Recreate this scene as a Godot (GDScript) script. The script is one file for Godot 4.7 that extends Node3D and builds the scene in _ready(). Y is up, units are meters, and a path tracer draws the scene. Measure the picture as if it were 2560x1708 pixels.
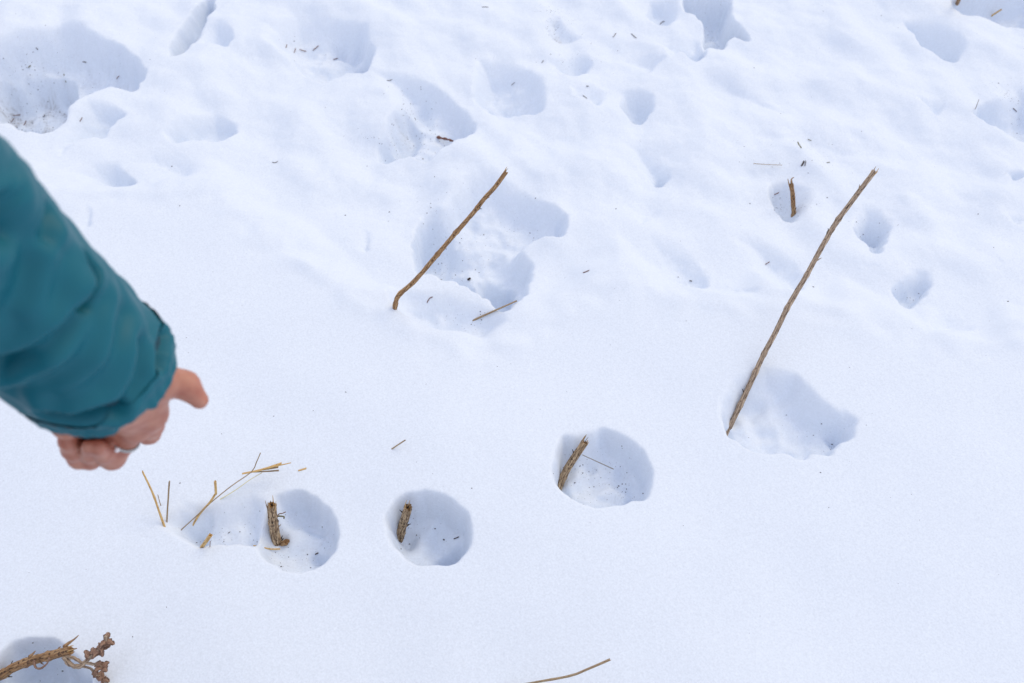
extends Node3D

# ---------- ground: a height field in centimetres, laid out once and read by everything that stands on it
var xs := PackedFloat32Array()
var zs := PackedFloat32Array()
var nx := 0
var nz := 0
var hgt := PackedFloat32Array()
var dirt := PackedFloat32Array()
var tram := PackedFloat32Array()
var rim := PackedFloat32Array()
var floor_ := PackedFloat32Array()
var wob_x := PackedFloat32Array()
var wob_z := PackedFloat32Array()
var mat := {}
var taken := {}

func noise(seed_: int, freq: float, oct := 3, kind := FastNoiseLite.TYPE_SIMPLEX) -> FastNoiseLite:
	var n := FastNoiseLite.new()
	n.seed = seed_
	n.frequency = freq
	n.noise_type = kind
	n.fractal_octaves = oct
	n.fractal_type = FastNoiseLite.FRACTAL_FBM if oct > 1 else FastNoiseLite.FRACTAL_NONE
	return n

func rng(seed_: int) -> RandomNumberGenerator:
	var r := RandomNumberGenerator.new()
	r.seed = seed_
	return r

func ss(t: float) -> float:
	t = clampf(t, 0.0, 1.0)
	return t * t * (3.0 - 2.0 * t)

func numbered(called: String) -> String:
	if not taken.has(called):
		taken[called] = 0
		return called
	taken[called] += 1
	return "%s_%03d" % [called, taken[called]]

func thing(called: String, label: String, category: String, at: Vector3, group := "") -> Node3D:
	var o := Node3D.new()
	o.name = numbered(called)
	add_child(o, true)
	o.position = at
	o.set_meta("label", label)
	o.set_meta("category", category)
	if group != "":
		o.set_meta("group", group)
	return o

func obj(called: String, mesh: Mesh, m: Material, parent: Node3D) -> MeshInstance3D:
	var o := MeshInstance3D.new()
	o.name = called
	o.mesh = mesh
	o.material_override = m
	parent.add_child(o, true)
	return o

func grid_lines(lo: float, hi: float, step: float) -> PackedFloat32Array:
	var out := PackedFloat32Array()
	var before := []
	var d := step
	var p := lo
	while p > -9000.0:
		d *= 1.22
		p -= d
		before.append(p)
	before.reverse()
	for b in before:
		out.append(b)
	p = lo
	while p < hi:
		out.append(p)
		p += step
	d = step
	while p < 9000.0:
		out.append(p)
		d *= 1.22
		p += d
	return out

func start_ground() -> void:
	xs = grid_lines(-126.0, 126.0, 0.26)
	zs = grid_lines(-207.0, -34.0, 0.26)
	nx = xs.size()
	nz = zs.size()
	var total := nx * nz
	hgt.resize(total)
	dirt.resize(total)
	tram.resize(total)
	rim.resize(total)
	floor_.resize(total)
	wob_x.resize(total)
	wob_z.resize(total)
	var n1 := noise(3, 0.28, 3)
	var n2 := noise(4, 0.28, 3)
	var lump := noise(5, 0.055, 2)
	var lump2 := noise(6, 0.2, 2)
	var soft := noise(7, 0.03, 2)
	var edge: Array = [-149.7, -148.2, 5, -116.5, -140.4, 5, -92.7, -135, 5, -78.8, -131.9, 4, -70.1, -131.4, 3, -62, -133.8, 4, -54.4, -131.9, 5, -46, -123.9, 6, -36.5, -115.4, 5, -28.4, -109.6, 4, -20.8, -105.2, 3, -17.4, -101.9, 3, -11.4, -98.6, 4, -5, -96.5, 5, 3.2, -101.5, 6, 11.1, -107, 6, 18.2, -111.3, 5, 25.1, -108.7, 3, 33.8, -107.1, 3, 45.9, -106.4, 4, 56.1, -102.7, 5, 66.4, -99, 3, 74.9, -99, 3, 96.9, -99.8, 4, 122.8, -100.7, 5]
	for i in nx:
		var x := xs[i]
		# where the trampled snow begins at this x, and how gently
		var zb: float = edge[1]
		var sb: float = edge[2]
		var last := edge.size() / 3 - 1
		if x >= edge[last * 3]:
			zb = edge[last * 3 + 1]
			sb = edge[last * 3 + 2]
		else:
			for k in last:
				if x >= edge[k * 3] and x < edge[k * 3 + 3]:
					var t: float = (x - edge[k * 3]) / (edge[k * 3 + 3] - edge[k * 3])
					zb = lerpf(edge[k * 3 + 1], edge[k * 3 + 4], t)
					sb = lerpf(edge[k * 3 + 2], edge[k * 3 + 5], t)
					break
		for j in nz:
			var id := j * nx + i
			var z := zs[j]
			var a := n1.get_noise_2d(x, z)
			var b := n2.get_noise_2d(x, z)
			wob_x[id] = a * 0.55
			wob_z[id] = b * 0.55
			var tr := ss((zb + soft.get_noise_2d(x * 2.0, z * 2.0 + 50.0) * 3.0 - z) / (sb * 2.2))
			tram[id] = tr
			var h := 0.55 * sin(x * 0.052 + 0.6) * cos(z * 0.047 + 1.1) + 0.3 * sin(x * 0.11 - z * 0.083 + 2.0)
			h += soft.get_noise_2d(x, z) * 0.35
			h -= 2.6 * tr
			var crest := (z - zb - 1.0) / 4.0
			h += 0.55 * exp(-crest * crest) * (0.6 + soft.get_noise_2d(x * 3.0, z * 3.0))
			if tr > 0.01:
				h += ss((zb - z) / 30.0) * (lump.get_noise_2d((x + z) * 0.5, (x - z) * 0.62) * 1.75 + lump2.get_noise_2d(x, z) * 0.17)
			hgt[id] = h

func span(lines: PackedFloat32Array, lo: float, hi: float) -> Vector2i:
	return Vector2i(lines.bsearch(lo), mini(lines.bsearch(hi) + 1, lines.size()))

# presses one outline (x, z, softness of its wall there, ...) into the snow
func press(depth: float, stain: float, rough: float, p: Array) -> void:
	var n := p.size() / 3
	var ax := PackedFloat32Array()
	var az := PackedFloat32Array()
	var dx := PackedFloat32Array()
	var dz := PackedFloat32Array()
	var inv := PackedFloat32Array()
	var s0 := PackedFloat32Array()
	var ds := PackedFloat32Array()
	var slope := PackedFloat32Array()
	var lo := Vector2(1e9, 1e9)
	var hi := Vector2(-1e9, -1e9)
	for k in n:
		var q := ((k + 1) % n) * 3
		var x0: float = p[k * 3]
		var z0: float = p[k * 3 + 1]
		ax.append(x0)
		az.append(z0)
		dx.append(p[q] - x0)
		dz.append(p[q + 1] - z0)
		inv.append(1.0 / maxf(dx[k] * dx[k] + dz[k] * dz[k], 1e-6))
		s0.append(p[k * 3 + 2])
		ds.append(p[q + 2] - p[k * 3 + 2])
		slope.append(dx[k] / (dz[k] if absf(dz[k]) > 1e-5 else 1e-5))
		lo = lo.min(Vector2(x0, z0))
		hi = hi.max(Vector2(x0, z0))
	var ri := span(xs, lo.x - 1.0, hi.x + 1.0)
	var rj := span(zs, lo.y - 1.0, hi.y + 1.0)
	for j in range(rj.x, rj.y):
		for i in range(ri.x, ri.y):
			var id := j * nx + i
			var x := xs[i]
			var z := zs[j]
			var inside := false
			for k in n:
				var za := az[k]
				if (za > z) != (az[(k + 1) % n] > z):
					if x < ax[k] + slope[k] * (z - za):
						inside = not inside
			if not inside:
				continue
			var best := 1e9
			var ramp := 1e9
			var soft := 1.0
			for k in n:
				var ex := x - ax[k]
				var ez := z - az[k]
				var t := (ex * dx[k] + ez * dz[k]) * inv[k]
				t = 0.0 if t < 0.0 else (1.0 if t > 1.0 else t)
				ex -= t * dx[k]
				ez -= t * dz[k]
				var d := ex * ex + ez * ez
				var w := s0[k] + ds[k] * t
				if d < ramp * w * w:
					ramp = d / (w * w)
					best = d
					soft = w
			best = sqrt(best) - (0.2 + wob_x[id] * 1.2) * rough * minf(1.0, 0.9 / soft)
			if best <= 0.0:
				continue
			var f := 0.82 * ss(best / soft) + 0.18 * ss(best / (3.0 * soft + 1.0))
			hgt[id] -= depth * f
			rim[id] = maxf(rim[id], maxf(exp(-best * best / (0.5 + soft)) * minf(1.0, 0.8 / soft), 0.35 * f) * minf(1.0, rough))
			floor_[id] = maxf(floor_[id], f * minf(1.0, depth / 4.0))
			if stain > 0.0:
				dirt[id] = maxf(dirt[id], stain * ss(best / (soft + 1.0)))

func finish_ground() -> void:
	var total := nx * nz
	var grain := noise(11, 1.1, 2)
	var patch := noise(12, 0.22, 3)
	var crumble := noise(14, 0.45, 3)
	var toes := noise(15, 0.15, 2)
	var dust := noise(13, 0.9, 3)
	var verts := PackedVector3Array()
	var norms := PackedVector3Array()
	var cols := PackedColorArray()
	var idx := PackedInt32Array()
	# thaw has rounded every edge a little
	for pass_ in 2:
		var across := hgt.duplicate()
		for id in range(1, total - 1):
			across[id] = 0.25 * hgt[id - 1] + 0.5 * hgt[id] + 0.25 * hgt[id + 1]
		for id in range(nx, total - nx):
			hgt[id] = 0.25 * across[id - nx] + 0.5 * across[id] + 0.25 * across[id + nx]
	verts.resize(total)
	norms.resize(total)
	cols.resize(total)
	var clean := Color(0.77, 0.84, 0.945)
	var dirty := Color(0.30, 0.285, 0.28)
	for j in nz:
		for i in nx:
			var id := j * nx + i
			hgt[id] += crumble.get_noise_2d(xs[i], zs[j]) * rim[id] * (0.17 + 0.22 * tram[id])
			hgt[id] += toes.get_noise_2d(xs[i], zs[j]) * 0.8 * ss((floor_[id] - 0.45) * 2.0)
			hgt[id] += grain.get_noise_2d(xs[i], zs[j]) * (0.012 + 0.012 * tram[id] + 0.03 * minf(dirt[id], 1.0))
	for j in nz:
		var ju := mini(j + 1, nz - 1)
		var jd := maxi(j - 1, 0)
		for i in nx:
			var id := j * nx + i
			var iu := mini(i + 1, nx - 1)
			var il := maxi(i - 1, 0)
			var gx := (hgt[j * nx + iu] - hgt[j * nx + il]) / (xs[iu] - xs[il])
			var gz := (hgt[ju * nx + i] - hgt[jd * nx + i]) / (zs[ju] - zs[jd])
			norms[id] = Vector3(-gx, 1.0, -gz).normalized()
			verts[id] = Vector3(xs[i], hgt[id], zs[j]) * 0.01
			var c := clean
			if dirt[id] > 0.01:
				var a := clampf(patch.get_noise_2d(xs[i], zs[j]) * 1.5 + 0.25, 0.0, 1.0)
				var b := clampf(dust.get_noise_2d(xs[i] * 2.0, zs[j] * 2.0) * 2.2 - 0.15, 0.0, 1.0)
				c = clean.lerp(dirty, clampf(dirt[id] * (0.12 * a + 0.34 * a * b + 0.05 * b), 0.0, 0.6))
			cols[id] = c
	idx.resize((nx - 1) * (nz - 1) * 6)
	var k := 0
	for j in nz - 1:
		for i in nx - 1:
			var a := j * nx + i
			idx[k] = a
			idx[k + 1] = a + 1
			idx[k + 2] = a + nx
			idx[k + 3] = a + 1
			idx[k + 4] = a + nx + 1
			idx[k + 5] = a + nx
			k += 6
	var arr := []
	arr.resize(Mesh.ARRAY_MAX)
	arr[Mesh.ARRAY_VERTEX] = verts
	arr[Mesh.ARRAY_NORMAL] = norms
	arr[Mesh.ARRAY_COLOR] = cols
	arr[Mesh.ARRAY_INDEX] = idx
	var m := ArrayMesh.new()
	m.add_surface_from_arrays(Mesh.PRIMITIVE_TRIANGLES, arr)
	var o := obj("snow_ground", m, mat.snow, self)
	o.set_meta("kind", "structure")
	o.set_meta("label", "white snow pressed with paw prints, boot prints and melt holes")

func ground(x: float, z: float) -> float:   # metres
	var i := clampi(xs.bsearch(x * 100.0) - 1, 0, nx - 2)
	var j := clampi(zs.bsearch(z * 100.0) - 1, 0, nz - 2)
	var a := (x * 100.0 - xs[i]) / (xs[i + 1] - xs[i])
	var b := (z * 100.0 - zs[j]) / (zs[j + 1] - zs[j])
	var id := j * nx + i
	return lerpf(lerpf(hgt[id], hgt[id + 1], a), lerpf(hgt[id + nx], hgt[id + nx + 1], a), b) * 0.01

# ---------- stems, straws, needles
func curve(pts: Array, steps: int) -> PackedVector3Array:
	var out := PackedVector3Array()
	var n := pts.size()
	if n == 2:
		for k in steps + 1:
			out.append((pts[0] as Vector3).lerp(pts[1], k / float(steps)))
		return out
	var length := 0.0
	for k in n - 1:
		length += (pts[k] as Vector3).distance_to(pts[k + 1])
	for k in n - 1:
		var a: Vector3 = pts[k]
		var b: Vector3 = pts[k + 1]
		var pa: Vector3 = pts[maxi(k - 1, 0)]
		var pb: Vector3 = pts[mini(k + 2, n - 1)]
		var m := maxi(2, roundi(steps * a.distance_to(b) / length))
		for s in m:
			out.append(a.cubic_interpolate(b, pa, pb, s / float(m)))
	out.append(pts[n - 1])
	return out

# o: r0, r1 radii; steps, sides; ridge depth and count; jag (ragged far end); rag (ragged surface); nodes [[t, swell], ...]; hollow; seed; flat
func tube(pts: Array, o: Dictionary) -> ArrayMesh:
	var path := curve(pts, o.get("steps", 24))
	var sides: int = o.get("sides", 10)
	var n := path.size()
	var seed_: int = o.get("seed", 1)
	var fn := noise(seed_, 1.0, 3)
	var rn := rng(seed_)
	var ridge: float = o.get("ridge", 0.0)
	var ridges: float = o.get("ridges", 9.0)
	var rag: float = o.get("rag", 0.0)
	var flat: float = o.get("flat", 1.0)
	var jag: float = o.get("jag", 0.0)
	var st := SurfaceTool.new()
	st.begin(Mesh.PRIMITIVE_TRIANGLES)
	st.set_smooth_group(0)
	var up := Vector3.UP
	var first := (path[1] - path[0]).normalized()
	if absf(first.dot(up)) > 0.9:
		up = Vector3.RIGHT
	var side := first.cross(up).normalized()
	var length := 0.0
	var rings := []
	var jags := []
	for k in sides:
		jags.append(rn.randf())
	jags.append(jags[0])
	var end_t := Vector3.ZERO
	for a in n:
		var tan := (path[mini(a + 1, n - 1)] - path[maxi(a - 1, 0)]).normalized()
		side = (side - tan * side.dot(tan)).normalized()
		var other := tan.cross(side)
		if a > 0:
			length += path[a].distance_to(path[a - 1])
		var t := a / float(n - 1)
		var r: float = lerpf(o.r0, o.r1, t)
		for nd in o.get("nodes", []):
			r *= 1.0 + nd[1] * exp(-pow((t - nd[0]) / nd[2], 2.0))
		if o.get("tip", false):
			r *= sqrt(clampf((1.0 - t) * 6.0, 0.003, 1.0))
		if o.get("butt", false):
			r *= sqrt(clampf(t * 10.0 + 0.05, 0.003, 1.0))
		var ring := []
		for k in sides + 1:
			var th := TAU * (k % sides) / float(sides)
			var q := fn.get_noise_3d(cos(th) * 1.6, sin(th) * 1.6, length * o.get("stretch", 30.0))
			var q2 := fn.get_noise_3d(cos(th) * 4.0 + 20.0, sin(th) * 4.0, length * 130.0)
			var groove := absf(sin(th * ridges * 0.5 + q * 2.2))
			var rr := r * (1.0 - ridge * (1.0 - sqrt(groove)) + rag * (q + 0.5 * q2))
			var p := path[a] + (side * cos(th) + other * sin(th) * flat) * rr
			if a == n - 1 and jag > 0.0:
				p += tan * jag * (jags[k] - 0.5)
			ring.append([p, Vector2(k / float(sides), length * 18.0)])
		rings.append(ring)
		end_t = tan
	for a in n - 1:
		for k in sides:
			quad(st, rings[a][k], rings[a][k + 1], rings[a + 1][k], rings[a + 1][k + 1])
	# far end: a rim and a dip in the middle
	var mid: Vector3 = path[n - 1] - end_t * o.get("hollow", 0.0)
	var inner := []
	for k in sides + 1:
		var p: Vector3 = rings[n - 1][k][0]
		inner.append([(p.lerp(mid, 0.38) + end_t * 0.0002), rings[n - 1][k][1]])
	var bottom := []
	for k in sides + 1:
		bottom.append([(inner[k][0] as Vector3).lerp(mid, 0.55) - end_t * o.get("hollow", 0.0) * 0.7, inner[k][1]])
	st.set_smooth_group(1)
	for k in sides:
		quad(st, rings[n - 1][k], rings[n - 1][k + 1], inner[k], inner[k + 1])
		quad(st, inner[k], inner[k + 1], bottom[k], bottom[k + 1])
		tri(st, bottom[k], bottom[k + 1], [mid - end_t * o.get("hollow", 0.0), Vector2(0.5, 0.5)])
	for k in sides:
		tri(st, rings[0][k + 1], rings[0][k], [path[0], Vector2(0.5, 0.5)])
	st.generate_normals()
	return st.commit()

func put(st: SurfaceTool, v: Array) -> void:
	st.set_uv(v[1])
	st.add_vertex(v[0])

func tri(st: SurfaceTool, a: Array, b: Array, c: Array) -> void:
	put(st, a)
	put(st, c)
	put(st, b)

func quad(st: SurfaceTool, a: Array, b: Array, c: Array, d: Array) -> void:
	put(st, a)
	put(st, c)
	put(st, b)
	put(st, b)
	put(st, c)
	put(st, d)

func local(pts: Array, o: Node3D) -> Array:
	var out := []
	for p in pts:
		out.append(p - o.position)
	return out

func sink(pts: Array, by: float) -> Array:    # carries a stem on into the snow below its foot
	var d: Vector3 = ((pts[0] as Vector3) - (pts[1] as Vector3)).normalized()
	d = (d + Vector3.DOWN * 0.6).normalized()
	var out := [pts[0] + d * by]
	out.append_array(pts)
	return out

# a dead stalk: ridged stem, pale broken core, splinters at the break, scraps along it
func stalk(called: String, label: String, category: String, pts: Array, o: Dictionary, m: StandardMaterial3D) -> Node3D:
	var t := thing(called, label, category, pts[0], o.get("group", ""))
	var q := local(sink(pts, o.get("sink", 0.03)) if o.get("sink", 0.03) > 0.0 else pts, t)
	obj("stem", tube(q, o), m, t)
	var r := rng(o.seed + 77)
	var n := q.size()
	var tip: Vector3 = q[n - 1]
	var dir: Vector3 = (q[n - 1] - q[n - 2]).normalized()
	var side := dir.cross(Vector3(0.31, 0.2, 0.93)).normalized()
	if o.has("core"):
		var core := tube([tip - dir * o.r1 * 2.0, tip + dir * o.core], {"r0": o.r1 * 0.62, "r1": o.r1 * 0.5, "steps": 4, "sides": 11, "jag": o.r1 * 0.9, "hollow": o.r1 * 1.4, "rag": 0.25, "seed": o.seed + 5})
		obj("core", core, mat.pith, t)
		obj("core_hollow", tube([tip - dir * o.r1 * 0.2, tip + dir * (o.core + o.r1 * 0.08)], {"r0": o.r1 * 0.26, "r1": o.r1 * 0.2, "steps": 3, "sides": 8, "jag": o.r1 * 0.3, "rag": 0.3, "seed": o.seed + 6}), mat.rot, t)
	for k in o.get("splinters", 0):
		var a := r.randf() * TAU
		var out := side.rotated(dir, a)
		var b: Vector3 = tip + out * o.r1 * 0.7 - dir * o.r1 * r.randf_range(0.5, 2.0)
		var e: Vector3 = b + dir * o.r1 * r.randf_range(1.8, 3.6) + out * o.r1 * r.randf_range(0.0, 0.7)
		obj("splinter", tube([b, b.lerp(e, 0.6) + out * o.r1 * 0.1, e], {"r0": o.r1 * 0.34, "r1": o.r1 * 0.08, "steps": 6, "sides": 5, "flat": 0.55, "rag": 0.2, "seed": o.seed + 20 + k}), mat.wood_inside if k % 2 == 0 else m, t)
	for k in o.get("scraps", 0):     # lifted bark and old leaf bases
		var at := r.randf_range(0.15, 0.95) * (n - 1)
		var i := mini(int(at), n - 2)
		var p: Vector3 = (q[i] as Vector3).lerp(q[i + 1], at - i)
		var along: Vector3 = (q[i + 1] - q[i]).normalized()
		var out := along.cross(Vector3(0.3, 0.9, 0.3)).normalized().rotated(along, r.randf() * TAU)
		var rad := lerpf(o.r0, o.r1, at / (n - 1))
		var l := r.randf_range(0.003, 0.008)
		obj("bark_scrap", tube([p + out * rad * 0.85, p + out * rad * 1.25 + along * l * 0.5, p + out * rad * r.randf_range(1.3, 1.9) + along * l], {"r0": 0.0012, "r1": 0.0004, "steps": 5, "sides": 5, "flat": 0.5, "rag": 0.3, "seed": o.seed + 60 + k}), mat.bark_dark if r.randf() < 0.55 else m, t)
	return t

func straw(called: String, label: String, category: String, pts: Array, r0: float, r1: float, m: Material, o := {}) -> Node3D:
	var t := thing(called, label, category, pts[0], o.get("group", ""))
	var d := {"r0": r0, "r1": r1, "steps": 22, "sides": 9, "rag": 0.07, "ridge": 0.06, "ridges": 7.0, "jag": r1 * 1.6, "hollow": r1 * 1.2, "seed": 900 + taken.size() * 3}
	d.merge(o, true)
	var by: float = o.get("sink", 0.0)
	obj("straw_stem", tube(local(sink(pts, by) if by > 0.0 else pts, t), d), m, t)
	return t

# a fallen needle or fleck lying on the snow
func fleck(called: String, label: String, category: String, pts: Array, r: float, m: Material, lift := 0.0, group := "") -> void:
	var up := []
	for p in pts:
		up.append(Vector3(p.x, ground(p.x, p.z) + r * 0.8 + lift, p.z))
	if up.size() == 2:
		var a: Vector3 = up[0]
		var b: Vector3 = up[1]
		up.insert(1, (a + b) * 0.5 + Vector3(0.0, 0.0006, 0.0) + (b - a).cross(Vector3.UP) * 0.06)
	var o := MeshInstance3D.new()
	o.name = numbered(called)
	o.mesh = tube([up[0] - up[1], Vector3.ZERO, up[2] - up[1]], {"r0": r * 0.8, "r1": r * 0.8, "steps": 8, "sides": 6, "rag": 0.15, "tip": true, "butt": true, "flat": 0.7, "seed": 400 + taken.get(called, 0)})
	o.material_override = m
	o.position = up[1]
	add_child(o, true)
	o.set_meta("label", label)
	o.set_meta("category", category)
	if group != "":
		o.set_meta("group", group)

func crumb_mesh(seed_: int) -> ArrayMesh:
	var s := SphereMesh.new()
	s.radius = 1.0
	s.height = 2.0
	s.radial_segments = 8
	s.rings = 4
	var mdt := MeshDataTool.new()
	var am := ArrayMesh.new()
	am.add_surface_from_arrays(Mesh.PRIMITIVE_TRIANGLES, s.get_mesh_arrays())
	mdt.create_from_surface(am, 0)
	var n := noise(seed_, 0.9, 2)
	for i in mdt.get_vertex_count():
		var v := mdt.get_vertex(i)
		mdt.set_vertex(i, v * (1.0 + 0.7 * n.get_noise_3dv(v)))
	var out := ArrayMesh.new()
	mdt.commit_to_surface(out)
	return out

# fine dirt: what nobody could count; heaps [x, z, spread x, spread z, how many]
func specks(heaps: Array) -> void:
	var r := rng(31)
	var at := []
	for h in heaps:
		for k in h[4]:
			var p := Vector2(h[0] + r.randfn(0.0, 0.5) * h[2], h[1] + r.randfn(0.0, 0.5) * h[3])
			if ground(p.x, p.y) < h[5]:
				at.append(p)
	for k in 260:
		at.append(Vector2(r.randf_range(-1.15, 1.15), r.randf_range(-1.95, -0.4)))
	var mm := MultiMesh.new()
	mm.transform_format = MultiMesh.TRANSFORM_3D
	mm.mesh = crumb_mesh(8)
	mm.instance_count = at.size()
	for k in at.size():
		var p: Vector2 = at[k]
		var s := 0.00028 + 0.0007 * pow(r.randf(), 5.0)
		var b := Basis.from_euler(Vector3(r.randf() * TAU, r.randf() * TAU, r.randf() * TAU)).scaled(Vector3(s * r.randf_range(0.8, 1.8), s * 0.8, s))
		mm.set_instance_transform(k, Transform3D(b, Vector3(p.x, ground(p.x, p.y) + s * 0.25, p.y)))
	var o := MultiMeshInstance3D.new()
	o.name = "dirt_specks"
	o.multimesh = mm
	o.material_override = mat.speck
	add_child(o, true)
	o.set_meta("kind", "stuff")
	o.set_meta("label", "fine dark dirt specks sprinkled over the snow and in its hollows")
	o.set_meta("category", "dirt")

# ---------- the pointing arm
func smin(a: float, b: float, k: float) -> float:
	var h := maxf(k - absf(a - b), 0.0) / k
	return minf(a, b) - h * h * k * 0.25

# groups: [[Vector3 a, Vector3 b, radius a, radius b], ...] per group; group 0 is the palm
func body(groups: Array, cell: float, melt := 0.006) -> ArrayMesh:
	var lo := Vector3.ONE * 1e9
	var hi := -lo
	for g in groups:
		for c in g:
			for e in 2:
				lo = lo.min(c[e] - Vector3.ONE * (c[2 + e] + maxf(0.008, cell * 2.0)))
				hi = hi.max(c[e] + Vector3.ONE * (c[2 + e] + maxf(0.008, cell * 2.0)))
	var gn := Vector3i(((hi - lo) / cell).ceil()) + Vector3i.ONE
	var total := gn.x * gn.y * gn.z
	var fields := []
	for g in groups:
		var f := PackedFloat32Array()
		f.resize(total)
		f.fill(0.05)
		for c in g:
			var a: Vector3 = c[0]
			var b: Vector3 = c[1]
			var ra: float = c[2]
			var rb: float = c[3]
			var pad := maxf(ra, rb) + maxf(0.009, cell * 2.0)
			var i0 := Vector3i(((a.min(b) - lo - Vector3.ONE * pad) / cell).floor()).max(Vector3i.ZERO)
			var i1 := Vector3i(((a.max(b) - lo + Vector3.ONE * pad) / cell).ceil()).min(gn - Vector3i.ONE)
			var ab := b - a
			var inv := 1.0 / maxf(ab.length_squared(), 1e-9)
			for z in range(i0.z, i1.z + 1):
				for y in range(i0.y, i1.y + 1):
					for x in range(i0.x, i1.x + 1):
						var p := lo + Vector3(x, y, z) * cell
						var t := clampf((p - a).dot(ab) * inv, 0.0, 1.0)
						var d := (p - a - ab * t).length() - lerpf(ra, rb, t)
						var id := (z * gn.y + y) * gn.x + x
						f[id] = smin(f[id], d, melt)
		fields.append(f)
	var f := PackedFloat32Array()
	f.resize(total)
	var palm: PackedFloat32Array = fields[0]
	f.fill(0.05)
	for id in total:
		f[id] = palm[id]
	for g in range(1, fields.size()):
		var q: PackedFloat32Array = fields[g]
		for id in total:
			if q[id] < 0.03:
				f[id] = smin(f[id], smin(palm[id], q[id], 0.005), 0.0006)
	# surface nets
	var verts := PackedVector3Array()
	var norms := PackedVector3Array()
	var cols := PackedColorArray()
	var idx := PackedInt32Array()
	var seen := {}
	var sx := 1
	var sy := gn.x
	var sz := gn.x * gn.y
	var mottle := noise(51, 60.0, 3)
	for z in gn.z - 1:
		for y in gn.y - 1:
			for x in gn.x - 1:
				var id := z * sz + y * sy + x
				var neg := 0
				for k in 8:
					if f[id + (k & 1) * sx + ((k >> 1) & 1) * sy + (k >> 2) * sz] < 0.0:
						neg += 1
				if neg == 0 or neg == 8:
					continue
				var sum := Vector3.ZERO
				var cnt := 0
				for axis in 3:
					var step: int = [sx, sy, sz][axis]
					for k in 4:
						var u := k & 1
						var v := k >> 1
						var off := Vector3i.ZERO
						off[(axis + 1) % 3] = u
						off[(axis + 2) % 3] = v
						var c0 := id + off.x * sx + off.y * sy + off.z * sz
						var fa := f[c0]
						var fb := f[c0 + step]
						if (fa < 0.0) != (fb < 0.0):
							var p := Vector3(off)
							p[axis] += fa / (fa - fb)
							sum += p
							cnt += 1
				var p := Vector3(x, y, z) + sum / cnt
				seen[id] = verts.size()
				var w := lo + p * cell
				verts.append(w)
				var g := Vector3(f[id + sx] - f[id] + f[id + sx + sy + sz] - f[id + sy + sz], f[id + sy] - f[id] + f[id + sx + sy + sz] - f[id + sx + sz], f[id + sz] - f[id] + f[id + sx + sy + sz] - f[id + sx + sy])
				norms.append(g.normalized())
				var t := clampf(0.5 + mottle.get_noise_3dv(w) * 0.9, 0.0, 1.0)
				cols.append(Color(0.52, 0.24, 0.165).lerp(Color(0.41, 0.145, 0.095), t))
	for id in seen:
		var x: int = id % gn.x
		var y: int = (id / gn.x) % gn.y
		var z: int = id / sz
		for axis in 3:
			var u := (axis + 1) % 3
			var v := (axis + 2) % 3
			var c := [x, y, z]
			if c[u] == 0 or c[v] == 0:
				continue
			var s: int = [sx, sy, sz][axis]
			if (f[id] < 0.0) == (f[id + s] < 0.0):
				continue
			var su: int = [sx, sy, sz][u]
			var sv: int = [sx, sy, sz][v]
			var q := [seen.get(id, -1), seen.get(id - su, -1), seen.get(id - su - sv, -1), seen.get(id - sv, -1)]
			if q.min() < 0:
				continue
			if f[id] < 0.0:
				q.reverse()
			for k in [0, 1, 2, 0, 2, 3]:
				idx.append(q[k])
	var arr := []
	arr.resize(Mesh.ARRAY_MAX)
	arr[Mesh.ARRAY_VERTEX] = verts
	arr[Mesh.ARRAY_NORMAL] = norms
	arr[Mesh.ARRAY_COLOR] = cols
	arr[Mesh.ARRAY_INDEX] = idx
	var m := ArrayMesh.new()
	m.add_surface_from_arrays(Mesh.PRIMITIVE_TRIANGLES, arr)
	return m

# a cloth tube along an axis; s from s0 to s1 metres from the cuff, folds from noise and from single creases
func cloth(axis: Array, s0: float, s1: float, rows: int, radius: Callable, closed_end: bool) -> ArrayMesh:
	var around := 128
	var st := SurfaceTool.new()
	st.begin(Mesh.PRIMITIVE_TRIANGLES)
	st.set_smooth_group(0)
	var path := curve(axis, 200)
	var dist := PackedFloat32Array([0.0])
	for k in range(1, path.size()):
		dist.append(dist[k - 1] + path[k].distance_to(path[k - 1]))
	var rings := []
	var side := Vector3.ZERO
	for a in rows + 1:
		var s := lerpf(s0, s1, a / float(rows))
		var k := clampi(dist.bsearch(s), 1, path.size() - 1)
		var c := path[k - 1].lerp(path[k], clampf((s - dist[k - 1]) / (dist[k] - dist[k - 1]), -4.0, 1.0))
		var tan := (path[mini(k + 3, path.size() - 1)] - path[maxi(k - 4, 0)]).normalized()
		side = Vector3.UP.cross(tan).normalized()       # angle 0: to the right of the arm, 90 degrees: its upper side
		var other := tan.cross(side)
		var ring := []
		for q in around + 1:
			var th := TAU * (q % around) / around
			var skew := 0.016 * exp(-pow((wrapf(th, -PI, PI) + 1.0) / 0.75, 2.0)) * exp(-s / 0.06)   # the cuff has ridden up on the little-finger side
			ring.append([c + tan * skew + (side * cos(th) + other * sin(th)) * (radius as Callable).call(s, th), Vector2(q / float(around), s * 3.0)])
		rings.append(ring)
	for a in rows:
		for q in around:
			quad(st, rings[a][q + 1], rings[a][q], rings[a + 1][q + 1], rings[a + 1][q])
	if closed_end:
		var mid := Vector3.ZERO
		for q in around:
			mid += rings[rows][q][0] / around
		for q in around:
			tri(st, rings[rows][q + 1], rings[rows][q], [mid, Vector2.ZERO])
	st.generate_normals()
	return st.commit()

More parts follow.
